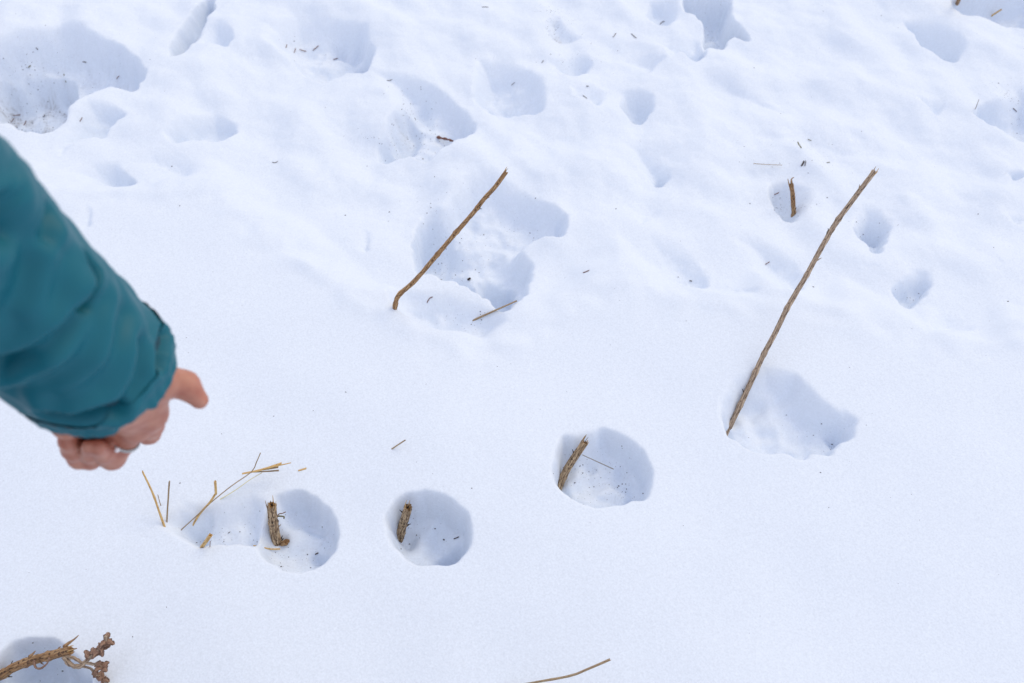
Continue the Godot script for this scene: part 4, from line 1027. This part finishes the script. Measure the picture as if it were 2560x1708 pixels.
	straw("grass_blade", "pale whitish grass blade arching below the long thin straw", "straw", [Vector3(-0.4238, -0.0014, -0.6877), Vector3(-0.4096, 0.0026, -0.6936), Vector3(-0.3881, 0.0106, -0.7037), Vector3(-0.3689, 0.0166, -0.7166), Vector3(-0.3529, 0.0186, -0.727)], 0.0008, 0.0006, mat.straw_pale, {"flat": 0.35})
	straw("straw", "thick yellow straw butt leaning at the near edge of the trough", "straw", [Vector3(-0.4243, -0.0046, -0.6219), Vector3(-0.4141, 0.0126, -0.6233), Vector3(-0.4035, 0.0304, -0.6243)], 0.0024, 0.0027, mat.straw, {"sink": 0.02, "jag": 0.006})
	straw("straw", "small dark straw sliver beside the thick yellow straw butt", "straw", [Vector3(-0.4107, 0.002, -0.6209), Vector3(-0.4053, 0.022, -0.6192)], 0.0006, 0.0005, mat.needle, {"sink": 0.01})
	straw("straw", "pale straw lying flat in front of the thick pale stub", "straw", [Vector3(-0.3614, -0.0322, -0.6397), Vector3(-0.3447, -0.0196, -0.6306), Vector3(-0.3385, -0.0406, -0.6385), Vector3(-0.3268, -0.0455, -0.641)], 0.001, 0.0011, mat.straw, {"flat": 0.6})
	straw("straw", "short yellow straw piece alone on the snow right of the fan", "straw", [Vector3(-0.3065, 0.0013, -0.7405), Vector3(-0.2954, 0.0009, -0.7445)], 0.0012, 0.0015, mat.straw, {})
	straw("straw", "brown straw reaching in over the bottom edge of the picture", "straw", [Vector3(-0.0476, -0.01, -0.4252), Vector3(0.0222, 0.012, -0.4312), Vector3(0.0701, 0.028, -0.4345), Vector3(0.0905, 0.036, -0.4394), Vector3(0.1192, 0.05, -0.447)], 0.0013, 0.0016, mat.straw_grey, {"nodes": [[0.56, 0.25, 0.02], [0.7, 0.2, 0.015]], "jag": 0.004})
	straw("straw", "single tan straw stuck low below the brown bent stalk", "straw", [Vector3(-0.0631, -0.0421, -1.0546), Vector3(-0.0276, -0.0181, -1.0555), Vector3(0.0083, -0.0041, -1.0644)], 0.0019, 0.0012, mat.straw_grey, {"sink": 0.01})
	straw("straw", "short tan straw alone on smooth snow above the bottom centre hole", "straw", [Vector3(-0.1759, 0.0018, -0.7758), Vector3(-0.1539, 0.0198, -0.7807)], 0.001, 0.001, mat.straw_grey, {"sink": 0.01})
	straw("straw", "thin grey straw slanting down right from the fibrous stub", "straw", [Vector3(0.1038, -0.0201, -0.7801), Vector3(0.151, -0.0431, -0.7695)], 0.0006, 0.0008, mat.grass_grey, {})
	straw("straw", "hair thin bristle at the top of the fibrous stub", "straw", [Vector3(0.1071, -0.0011, -0.7911), Vector3(0.1111, 0.0119, -0.7909)], 0.0006, 0.0003, mat.grass_grey, {})
	straw("straw", "fine pale straw bridging a dent above the split brown stub", "straw", [Vector3(0.4495, -0.0199, -1.4126), Vector3(0.4775, -0.0196, -1.4096), Vector3(0.5025, -0.0196, -1.4084)], 0.0006, 0.0005, mat.straw_grey, {})
	straw("grass_blade", "thin grey grass blade standing at the edge of the far right hollow", "grass blade", [Vector3(0.9118, -0.0329, -1.5775), Vector3(0.9099, -0.0157, -1.5749), Vector3(0.9074, 0.0021, -1.5722)], 0.0009, 0.0005, mat.grass_grey, {"sink": 0.01})
	straw("stalk_stub", "brown stem base cut by the top edge near the right corner", "plant stub", [Vector3(0.9947, -0.0533, -1.9768), Vector3(0.9528, 0.0267, -1.8901)], 0.0042, 0.004, mat.bark_rust, {"sink": 0.02})
	straw("straw", "short pale straw in the hollow at the top right corner", "straw", [Vector3(1.0818, -0.0801, -1.9712), Vector3(1.0835, -0.0501, -1.9486)], 0.0018, 0.0018, mat.straw, {"sink": 0.01})
	straw("twig", "knobbly dark brown twig in the print above the brown bent stalk", "twig", [Vector3(-0.1492, -0.0715, -1.5476), Vector3(-0.1389, -0.072, -1.5445), Vector3(-0.1292, -0.0733, -1.5431), Vector3(-0.1158, -0.0763, -1.5407)], 0.0018, 0.0014, mat.needle, {"rag": 0.5, "stretch": 200.0, "nodes": [[0.15, 0.9, 0.08], [0.5, 0.8, 0.08], [0.8, 0.6, 0.08]]})
	straw("grass_blade", "faint hair thin dry grass blade in the shallow print at top centre", "grass blade", [Vector3(0.0347, -0.0574, -1.6571), Vector3(0.0252, -0.0657, -1.6468), Vector3(0.0251, -0.066, -1.6348)], 0.0006, 0.0004, mat.straw_grey, {})

	fleck("conifer_needle", "reddish needle at the left frame edge in the dirty deep boot print", "needle", [Vector3(-1.0861, -0.1625, -1.7321), Vector3(-1.072, -0.1617, -1.7393)], 0.0011, mat.needle)
	fleck("conifer_needle", "upright reddish needle at the near rim of the dirty deep boot print", "needle", [Vector3(-1.0597, -0.181, -1.7117), Vector3(-1.0609, -0.1756, -1.7297)], 0.0011, mat.needle)
	fleck("conifer_needle", "dark needle crossing under the reddish one at the left frame edge", "needle", [Vector3(-1.0871, -0.1644, -1.714), Vector3(-1.084, -0.1667, -1.7311)], 0.0009, mat.needle)
	fleck("conifer_needle", "reddish needle in the small notch right of the dirty deep boot print", "needle", [Vector3(-0.8435, -0.0376, -1.5446), Vector3(-0.8405, -0.0366, -1.5544)], 0.001, mat.needle)
	fleck("leaf_fragment", "olive yellow leaf fragment against the wall of the dirty deep boot print", "leaf fragment", [Vector3(-0.9683, -0.1056, -1.7917), Vector3(-0.9641, -0.1189, -1.7787)], 0.0015, mat.needle_green)
	fleck("conifer_needle", "brown needle in the right end of the big upper left boot print", "needle", [Vector3(-0.8475, -0.1018, -1.7674), Vector3(-0.8389, -0.0943, -1.7676)], 0.0012, mat.needle)
	fleck("leaf_fragment", "ochre crumb at the far side of the dirty deep boot print", "leaf fragment", [Vector3(-1.0399, -0.0864, -1.7928), Vector3(-1.0341, -0.0843, -1.7964)], 0.0014, mat.needle_green)
	fleck("bark_flake", "dark star shaped bark flake above the snow block in the big boot print", "bark flake", [Vector3(-0.9235, -0.0922, -1.8037), Vector3(-0.9142, -0.0915, -1.801)], 0.0014, mat.bark_dark)
	fleck("bark_flake", "thin dark flake highest up in the big upper left boot print", "bark flake", [Vector3(-1.0192, -0.0594, -1.8202), Vector3(-1.016, -0.064, -1.818)], 0.0009, mat.bark_dark)
	fleck("bark_flake", "dark round flake near the rim of the dirty deep boot print", "bark flake", [Vector3(-1.0193, -0.1812, -1.7282), Vector3(-1.0163, -0.1803, -1.7346)], 0.0013, mat.bark_dark)
	fleck("conifer_needle", "leftmost needle of four in a row in the upper middle boot print", "needle", [Vector3(-0.4849, -0.0673, -1.8221), Vector3(-0.485, -0.0651, -1.8354)], 0.001, mat.needle)
	fleck("conifer_needle", "second needle from left of the four in the upper middle boot print", "needle", [Vector3(-0.4703, -0.0753, -1.8252), Vector3(-0.4684, -0.0688, -1.8388)], 0.001, mat.needle)
	fleck("conifer_needle", "flat lying third needle of the four in the upper middle boot print", "needle", [Vector3(-0.461, -0.0707, -1.8388), Vector3(-0.446, -0.0741, -1.8371)], 0.0011, mat.needle)
	fleck("conifer_needle", "thickest rightmost needle of the four in the upper middle boot print", "needle", [Vector3(-0.4329, -0.0721, -1.8404), Vector3(-0.4195, -0.0643, -1.8491)], 0.0012, mat.needle)
	fleck("conifer_needle", "short needle apart to the right below the row of four", "needle", [Vector3(-0.3877, -0.0784, -1.8218), Vector3(-0.3793, -0.0822, -1.8348)], 0.0011, mat.needle)
	fleck("conifer_needle", "curved grey needle on the ledge between the two upper middle prints", "needle", [Vector3(-0.2555, -0.0421, -1.6813), Vector3(-0.25, -0.0433, -1.6801), Vector3(-0.2436, -0.0414, -1.6807)], 0.0009, mat.needle_grey)
	fleck("conifer_needle", "curved grey needle alone on snow above the smooth bank left of centre", "needle", [Vector3(-0.4519, -0.0289, -1.4307), Vector3(-0.4455, -0.029, -1.4284), Vector3(-0.4404, -0.0293, -1.4318)], 0.0009, mat.needle_grey)
	fleck("conifer_needle", "curved grey needle near the top edge right of centre", "needle", [Vector3(-0.0654, -0.0291, -1.9056), Vector3(-0.0574, -0.0291, -1.9056), Vector3(-0.0504, -0.0292, -1.9016)], 0.001, mat.needle_grey)
	fleck("conifer_needle", "grey needle in the round dent beside the deep crevice at top", "needle", [Vector3(0.3268, -0.0591, -1.9195), Vector3(0.3317, -0.0571, -1.9257), Vector3(0.3376, -0.052, -1.9236)], 0.0012, mat.needle_grey)
	fleck("conifer_needle", "left of the two grey needles below the round dent at top", "needle", [Vector3(0.2126, -0.0223, -1.8118), Vector3(0.2203, -0.0224, -1.8275)], 0.0011, mat.needle_grey)
	fleck("conifer_needle", "right of the two grey needles below the round dent at top", "needle", [Vector3(0.2531, -0.0216, -1.8303), Vector3(0.2637, -0.0212, -1.8103)], 0.001, mat.needle_grey)
	fleck("conifer_needle", "pale grey needle in the shallow print at top centre", "needle", [Vector3(-0.0016, -0.056, -1.6898), Vector3(0.0062, -0.0516, -1.6906)], 0.0009, mat.needle_grey)
	fleck("conifer_needle", "short grey needle on the ridge left of the dark dent at top centre", "needle", [Vector3(0.0609, -0.0259, -1.7263), Vector3(0.0651, -0.0258, -1.7327)], 0.0009, mat.needle_grey)
	fleck("bark_flake", "dark flake in the dent behind the rounded snow lip at top centre", "bark flake", [Vector3(0.1487, -0.0301, -1.64), Vector3(0.1537, -0.0297, -1.6421)], 0.0012, mat.bark_dark)
	fleck("conifer_needle", "grey needle lying on the rounded snow lip at top centre", "needle", [Vector3(0.1411, -0.0415, -1.6198), Vector3(0.1502, -0.0444, -1.6172)], 0.001, mat.needle_grey)
	fleck("conifer_needle", "curved brown needle on the ledge right of the bent stalk foot", "needle", [Vector3(-0.1428, -0.0393, -1.0873), Vector3(-0.1385, -0.0345, -1.0932), Vector3(-0.1323, -0.0326, -1.0956)], 0.001, mat.needle)
	fleck("conifer_needle", "brown needle on open snow between the two long stalks", "needle", [Vector3(0.1192, -0.0134, -1.1336), Vector3(0.1247, -0.0125, -1.1337), Vector3(0.1306, -0.012, -1.1356)], 0.0011, mat.needle)
	fleck("conifer_needle", "reddish needle in the shallow dip left of the longest stalk", "needle", [Vector3(0.4392, -0.0448, -1.1785), Vector3(0.4476, -0.0446, -1.1834)], 0.0009, mat.needle)
	fleck("bark_flake", "black flake at the foot of the shallow dip right of centre", "bark flake", [Vector3(0.304, -0.0453, -1.1413), Vector3(0.3082, -0.0435, -1.1395)], 0.0012, mat.bark_dark)
	fleck("bark_flake", "dark flake in the near floor of the thick pale stub hole", "bark flake", [Vector3(-0.279, -0.0548, -0.6383), Vector3(-0.2743, -0.0548, -0.6405)], 0.0013, mat.bark_dark)
	fleck("bark_flake", "thin dark sliver in the trough left of the thick pale stub", "bark flake", [Vector3(-0.3989, -0.032, -0.6558), Vector3(-0.3958, -0.0314, -0.658)], 0.0006, mat.bark_dark)
	fleck("conifer_needle", "dark needle in the round hole right of the hollow topped stub", "needle", [Vector3(-0.0842, -0.0666, -0.6665), Vector3(-0.076, -0.062, -0.6683)], 0.001, mat.bark_dark)
	fleck("leaf_fragment", "olive leaf fragment above the split brown stub", "leaf fragment", [Vector3(0.5417, -0.0351, -1.4709), Vector3(0.5424, -0.0262, -1.4434)], 0.0018, mat.needle_green)
	fleck("bark_flake", "dark flake right above the split brown stub", "bark flake", [Vector3(0.5378, -0.0252, -1.4071), Vector3(0.5438, -0.025, -1.4166)], 0.0018, mat.bark_dark)
	fleck("conifer_needle", "upright grey needle touching the dark flake above the split stub", "needle", [Vector3(0.5439, -0.0252, -1.4059), Vector3(0.5465, -0.025, -1.4174)], 0.0009, mat.needle_grey)
	fleck("leaf_fragment", "thin greenish fragment highest above the split brown stub", "leaf fragment", [Vector3(0.5672, -0.0363, -1.4907), Vector3(0.5737, -0.0376, -1.4874)], 0.0009, mat.needle_green)
	fleck("leaf_fragment", "thin greenish fragment near the tip of the longest stalk", "leaf fragment", [Vector3(0.5901, -0.0349, -1.4246), Vector3(0.6006, -0.0388, -1.4353)], 0.0009, mat.needle_green)
	fleck("leaf_fragment", "grey green fragment in the hollow at the right frame edge", "leaf fragment", [Vector3(1.005, -0.0414, -1.6092), Vector3(1.0165, -0.0473, -1.609)], 0.0014, mat.needle_grey)
	fleck("conifer_needle", "reddish needle on the hollow wall left of the split stub", "needle", [Vector3(0.487, -0.0521, -1.3638), Vector3(0.493, -0.0481, -1.3669), Vector3(0.4972, -0.0451, -1.369)], 0.0011, mat.needle)
	fleck("bark_flake", "black dirt flake deep in the small hole inside the centre boot print", "bark flake", [Vector3(-0.0797, -0.0947, -1.19), Vector3(-0.0737, -0.0918, -1.1922)], 0.003, mat.bark_dark)

	specks([[-1.066, -1.751, 0.14, 0.16, 160, -0.061], [-1.039, -1.746, 0.08, 0.06, 110, -0.071], [-1.085, -1.712, 0.05, 0.03, 50, -0.076], [-1.033, -1.798, 0.06, 0.05, 60, -0.037], [-0.882, -1.799, 0.2, 0.08, 40, -0.028], [-0.223, -1.552, 0.07, 0.07, 170, -0.028], [-0.205, -1.572, 0.05, 0.05, 60, -0.026], [-0.193, -1.643, 0.05, 0.05, 30, -0.03], [-0.139, -1.538, 0.06, 0.04, 30, -0.034], [-0.232, -1.504, 0.08, 0.02, 30, -0.029], [-0.456, -1.849, 0.15, 0.1, 40, -0.03], [0.089, -1.871, 0.05, 0.06, 90, -0.016], [0.127, -1.735, 0.07, 0.05, 50, -0.019], [0.454, -1.958, 0.06, 0.06, 30, -0.047], [-0.157, -1.262, 0.08, 0.1, 90, -0.044], [-0.12, -1.228, 0.08, 0.04, 60, -0.048], [-0.07, -1.054, 0.05, 0.02, 30, -0.02], [0.025, -1.309, 0.08, 0.05, 40, -0.033], [-0.119, -1.31, 0.1, 0.08, 50, -0.015], [0.408, -0.882, 0.12, 0.1, 24, -0.02], [0.478, -0.83, 0.05, 0.04, 24, -0.019], [-0.124, -0.705, 0.05, 0.03, 30, -0.01], [-0.092, -0.669, 0.09, 0.08, 30, -0.031], [-0.156, -0.676, 0.03, 0.02, 18, -0.037], [0.13, -0.789, 0.09, 0.06, 72, -0.027], [0.149, -0.757, 0.1, 0.08, 72, -0.029], [0.118, -0.737, 0.1, 0.05, 36, -0.028], [-0.32, -0.623, 0.09, 0.05, 78, -0.023], [-0.312, -0.673, 0.12, 0.1, 48, -0.021], [-0.353, -0.678, 0.05, 0.05, 24, -0.008], [-0.438, -0.662, 0.08, 0.05, 36, -0.015], [-0.478, -0.653, 0.03, 0.03, 18, -0.008], [-0.393, -0.651, 0.1, 0.03, 24, -0.015], [0.549, -1.454, 0.1, 0.08, 40, -0.014], [0.5, -1.354, 0.03, 0.02, 30, -0.03], [0.516, -1.315, 0.05, 0.02, 30, -0.025], [1.007, -1.621, 0.05, 0.04, 60, -0.014], [0.631, -1.268, 0.05, 0.03, 30, -0.026], [0.678, -1.112, 0.04, 0.03, 20, -0.026], [-0.621, -0.492, 0.05, 0.03, 40, -0.01]])

	make_person()

func make_person() -> void:
	var cuff := Vector3(-0.2826, 0.6836, -0.4121)
	var t := thing("person", "person reaching in from the left, teal jacket sleeve and ringed hand pointing down", "person", cuff)
	var groups := [[[Vector3(-0.2746, 0.7225, -0.3968), Vector3(-0.2875, 0.6636, -0.4108), 0.024, 0.023], [Vector3(-0.2875, 0.6636, -0.4108), Vector3(-0.2765, 0.6138, -0.4283), 0.02, 0.0125], [Vector3(-0.2875, 0.6636, -0.4108), Vector3(-0.2895, 0.6031, -0.4259), 0.02, 0.0125], [Vector3(-0.2875, 0.6636, -0.4108), Vector3(-0.3178, 0.5749, -0.4353), 0.014, 0.01], [Vector3(-0.2875, 0.6636, -0.4108), Vector3(-0.3436, 0.5743, -0.4395), 0.011, 0.009], [Vector3(-0.2875, 0.6636, -0.4108), Vector3(-0.3307, 0.6257, -0.411), 0.015, 0.0105], [Vector3(-0.3307, 0.6257, -0.411), Vector3(-0.3436, 0.5743, -0.4395), 0.0105, 0.0095], [Vector3(-0.2765, 0.6138, -0.4283), Vector3(-0.2895, 0.6031, -0.4259), 0.0125, 0.0125], [Vector3(-0.2895, 0.6031, -0.4259), Vector3(-0.3178, 0.5749, -0.4353), 0.0125, 0.012], [Vector3(-0.2875, 0.6636, -0.4108), Vector3(-0.2604, 0.6526, -0.4292), 0.02, 0.014], [Vector3(-0.2604, 0.6526, -0.4292), Vector3(-0.2765, 0.6138, -0.4283), 0.013, 0.0115]], [[Vector3(-0.2589, 0.6544, -0.4315), Vector3(-0.2433, 0.6406, -0.4349), 0.0125, 0.0098], [Vector3(-0.2433, 0.6406, -0.4349), Vector3(-0.235, 0.628, -0.4302), 0.01, 0.007]], [[Vector3(-0.2765, 0.6138, -0.4283), Vector3(-0.2879, 0.5788, -0.4403), 0.0118, 0.0098], [Vector3(-0.2879, 0.5788, -0.4403), Vector3(-0.2982, 0.5538, -0.4489), 0.0096, 0.0086], [Vector3(-0.2982, 0.5538, -0.4489), Vector3(-0.3075, 0.535, -0.4574), 0.0086, 0.0075]], [[Vector3(-0.2895, 0.6031, -0.4259), Vector3(-0.3185, 0.5631, -0.4203), 0.0112, 0.01], [Vector3(-0.3185, 0.5631, -0.4203), Vector3(-0.3168, 0.5843, -0.4116), 0.0096, 0.0076], [Vector3(-0.3168, 0.5843, -0.4116), Vector3(-0.3122, 0.6043, -0.4031), 0.0076, 0.0062]], [[Vector3(-0.3178, 0.5749, -0.4353), Vector3(-0.336, 0.5619, -0.4187), 0.01, 0.008], [Vector3(-0.336, 0.5619, -0.4187), Vector3(-0.3264, 0.5865, -0.4096), 0.0074, 0.0062], [Vector3(-0.3264, 0.5865, -0.4096), Vector3(-0.3185, 0.6072, -0.402), 0.0062, 0.0052]], [[Vector3(-0.3436, 0.5743, -0.4395), Vector3(-0.3427, 0.5668, -0.4169), 0.009, 0.0082], [Vector3(-0.3427, 0.5668, -0.4169), Vector3(-0.3391, 0.588, -0.4115), 0.008, 0.0076], [Vector3(-0.3391, 0.588, -0.4115), Vector3(-0.3354, 0.6071, -0.4067), 0.0076, 0.007]]]
	for g in groups:
		for c in g:
			c[0] -= cuff
			c[1] -= cuff
	var skin := obj("hand", body(groups, 0.0025), mat.skin, t)
	skin.name = "hand"
	var axis := [Vector3(-0.2826, 0.6836, -0.4121), Vector3(-0.2999, 0.7715, -0.4033), Vector3(-0.3172, 0.8594, -0.3944), Vector3(-0.3345, 0.9473, -0.3856), Vector3(-0.3805, 1.0559, -0.3094), Vector3(-0.44, 1.17, -0.2)]
	var ax := []
	for p in axis:
		ax.append(p - cuff)
	var fold := noise(81, 1.0, 2)
	var fold2 := noise(82, 1.0, 2)
	# creases: a line of (distance from cuff, angle), width, depth
	var creases := [[[Vector2(0.113, 1.283), Vector2(0.106, 1.204), Vector2(0.103, 0.995), Vector2(0.1, 0.838)], 0.0038, 0.02], [[Vector2(0.1, 0.812), Vector2(0.102, 0.602), Vector2(0.102, 0.288), Vector2(0.101, -0.026), Vector2(0.099, -0.314), Vector2(0.094, -0.524)], 0.007, 0.0065], [[Vector2(0.197, 1.152), Vector2(0.192, 0.995), Vector2(0.178, 0.733)], 0.009, 0.009], [[Vector2(0.155, 1.335), Vector2(0.15, 1.1)], 0.006, 0.004], [[Vector2(0.018, 1.414), Vector2(0.022, 1.126), Vector2(0.02, 0.916)], 0.004, 0.004], [[Vector2(0.044, 0.969), Vector2(0.03, 0.602), Vector2(0.026, 0.236), Vector2(0.034, -0.079)], 0.006, 0.0035], [[Vector2(0.024, 0.131), Vector2(0.03, -0.026), Vector2(0.034, -0.288), Vector2(0.039, -0.524)], 0.0055, 0.009], [[Vector2(0.003, 0.052), Vector2(0.001, 0.34)], 0.004, 0.004], [[Vector2(0.092, 0.969), Vector2(0.081, 0.393), Vector2(0.074, -0.026), Vector2(0.067, -0.681)], 0.009, 0.0035], [[Vector2(0.066, 1.152), Vector2(0.063, 0.654), Vector2(0.055, 0.183), Vector2(0.056, -0.236)], 0.008, 0.003], [[Vector2(0.159, 0.89), Vector2(0.146, 0.55), Vector2(0.133, 0.105)], 0.011, 0.005], [[Vector2(0.135, 1.021), Vector2(0.124, 0.628), Vector2(0.117, 0.236), Vector2(0.117, -0.183)], 0.008, 0.003]]
	var sleeve_radius := func(s: float, th: float) -> float:
		var r := 0.0525 if s < 0.27 else lerpf(0.0525, 0.07, ss((s - 0.27) / 0.3))
		var sh := s + 0.010 * sin(th + 0.9) + 0.006 * sin(th * 2.0 + 1.0)
		var q := fold.get_noise_3d(cos(th) * 0.7, sin(th) * 0.7, sh * 15.0)
		var q2 := fold2.get_noise_3d(cos(th) * 1.1 + 5.0, sin(th) * 1.1, sh * 34.0)
		var held := ss((s - 0.014) / 0.025)
		r += held * (q * 0.0048 + q2 * 0.0016)
		for c in creases:
			var line: Array = c[0]
			var best := 1e9
			for k in line.size() - 1:
				var p := Vector2(wrapf(th - line[k].y, -PI, PI) * 0.0525, s - line[k].x)
				var ab := Vector2((line[k + 1].y - line[k].y) * 0.0525, line[k + 1].x - line[k].x)
				var u := clampf(p.dot(ab) / ab.length_squared(), 0.0, 1.0)
				best = minf(best, (p - ab * u).length())
			var e: float = best / c[1]
			r -= 1.7 * c[2] * exp(-e * e) - 0.4 * minf(c[2], 0.006) * exp(-pow(e - 1.9, 2.0))
		return r
	var cuff_radius := func(s: float, th: float) -> float:
		var g := fold.get_noise_3d(cos(th) * 1.6, sin(th) * 1.6, s * 20.0 + 9.0)
		return sleeve_radius.call(maxf(s, 0.002), th) + 0.0014 + 0.0018 * g * (1.0 - ss(s / 0.02)) + 0.0005 * sin(th * 30.0 + g * 6.0) - 0.003 * (1.0 - ss(s / 0.003))
	var sl := obj("jacket_sleeve", cloth(ax, 0.006, 0.574, 260, sleeve_radius, true), mat.teal, t)
	obj("cuff", cloth(ax, 0.0, 0.021, 24, cuff_radius, false), mat.teal, sl)
	var lining_radius := func(s: float, th: float) -> float:
		var g := fold.get_noise_3d(cos(th) * 2.2, sin(th) * 2.2, s * 30.0 + 9.0)
		return 0.0490 + 0.0022 * g - 0.02 * ss(s / 0.09)
	obj("lining", cloth(ax, 0.0005, 0.09, 16, lining_radius, false), mat.lining, sl)
	# the rest of the person, behind the camera
	var rest := [[[[Vector3(-0.45, 1.15, -0.18), Vector3(-0.52, 1.12, -0.02), 0.07, 0.12], [Vector3(-0.5, 1.16, 0.17), Vector3(-0.52, 1.12, -0.02), 0.075, 0.12], [Vector3(-0.52, 1.1, -0.01), Vector3(-0.56, 0.84, 0.01), 0.14, 0.145], [Vector3(-0.56, 0.88, -0.05), Vector3(-0.57, 0.74, -0.06), 0.12, 0.13], [Vector3(-0.56, 0.88, 0.08), Vector3(-0.57, 0.74, 0.09), 0.12, 0.13], [Vector3(-0.5, 1.13, 0.19), Vector3(-0.56, 0.88, 0.26), 0.065, 0.06], [Vector3(-0.56, 0.88, 0.26), Vector3(-0.42, 0.78, 0.16), 0.055, 0.045], [Vector3(-0.51, 1.18, -0.02), Vector3(-0.49, 1.26, -0.02), 0.075, 0.065]]],
		[[[Vector3(-0.57, 0.72, -0.06), Vector3(-0.55, 0.42, -0.08), 0.1, 0.075], [Vector3(-0.55, 0.42, -0.08), Vector3(-0.58, 0.03, -0.09), 0.07, 0.055], [Vector3(-0.58, 0.03, -0.09), Vector3(-0.45, 0, -0.1), 0.055, 0.05], [Vector3(-0.57, 0.72, 0.09), Vector3(-0.55, 0.42, 0.11), 0.1, 0.075], [Vector3(-0.55, 0.42, 0.11), Vector3(-0.58, 0.03, 0.12), 0.07, 0.055], [Vector3(-0.58, 0.03, 0.12), Vector3(-0.45, 0, 0.13), 0.055, 0.05]]],
		[[[Vector3(-0.49, 1.24, -0.02), Vector3(-0.48, 1.36, -0.02), 0.05, 0.05], [Vector3(-0.47, 1.4, -0.02), Vector3(-0.45, 1.35, -0.02), 0.08, 0.06], [Vector3(-0.43, 1.31, -0.02), Vector3(-0.42, 1.33, -0.02), 0.045, 0.045], [Vector3(-0.385, 1.385, -0.02), Vector3(-0.37, 1.365, -0.02), 0.01, 0.013], [Vector3(-0.47, 1.38, 0.065), Vector3(-0.47, 1.36, 0.068), 0.012, 0.01], [Vector3(-0.47, 1.38, -0.105), Vector3(-0.47, 1.36, -0.108), 0.012, 0.01]]],
		[[[Vector3(-0.48, 1.43, -0.02), Vector3(-0.5, 1.4, -0.02), 0.08, 0.08], [Vector3(-0.53, 1.38, -0.02), Vector3(-0.54, 1.24, -0.02), 0.06, 0.04]]]]
	for part in rest:
		for g in part:
			for c in g:
				c[0] -= cuff
				c[1] -= cuff
	obj("jacket", body(rest[0], 0.016, 0.05), mat.teal, t)
	obj("trousers", body(rest[1], 0.016, 0.04), mat.bark_dark, t)
	var head := obj("head", body(rest[2], 0.006, 0.03), mat.skin, t)
	obj("hair", body(rest[3], 0.008, 0.03), mat.rot, head)
	# the ring on the middle finger
	var band := TorusMesh.new()
	band.inner_radius = 0.0100
	band.outer_radius = 0.0126
	band.rings = 40
	band.ring_segments = 12
	var b := obj("ring", band, mat.silver, t)
	var dir: Vector3 = Vector3(-0.5834, -0.8042, 0.1135)
	b.transform = Transform3D(Basis(Quaternion(Vector3.UP, dir.normalized())), Vector3(-0.3028, 0.5847, -0.4233) - cuff).scaled_local(Vector3(1.0, 1.35, 1.0))
	var bead := SphereMesh.new()
	bead.radius = 0.0021
	bead.height = 0.0036
	var bd := obj("gem", bead, mat.stone, b)
	bd.global_position = Vector3(-0.3048, 0.5878, -0.4114)
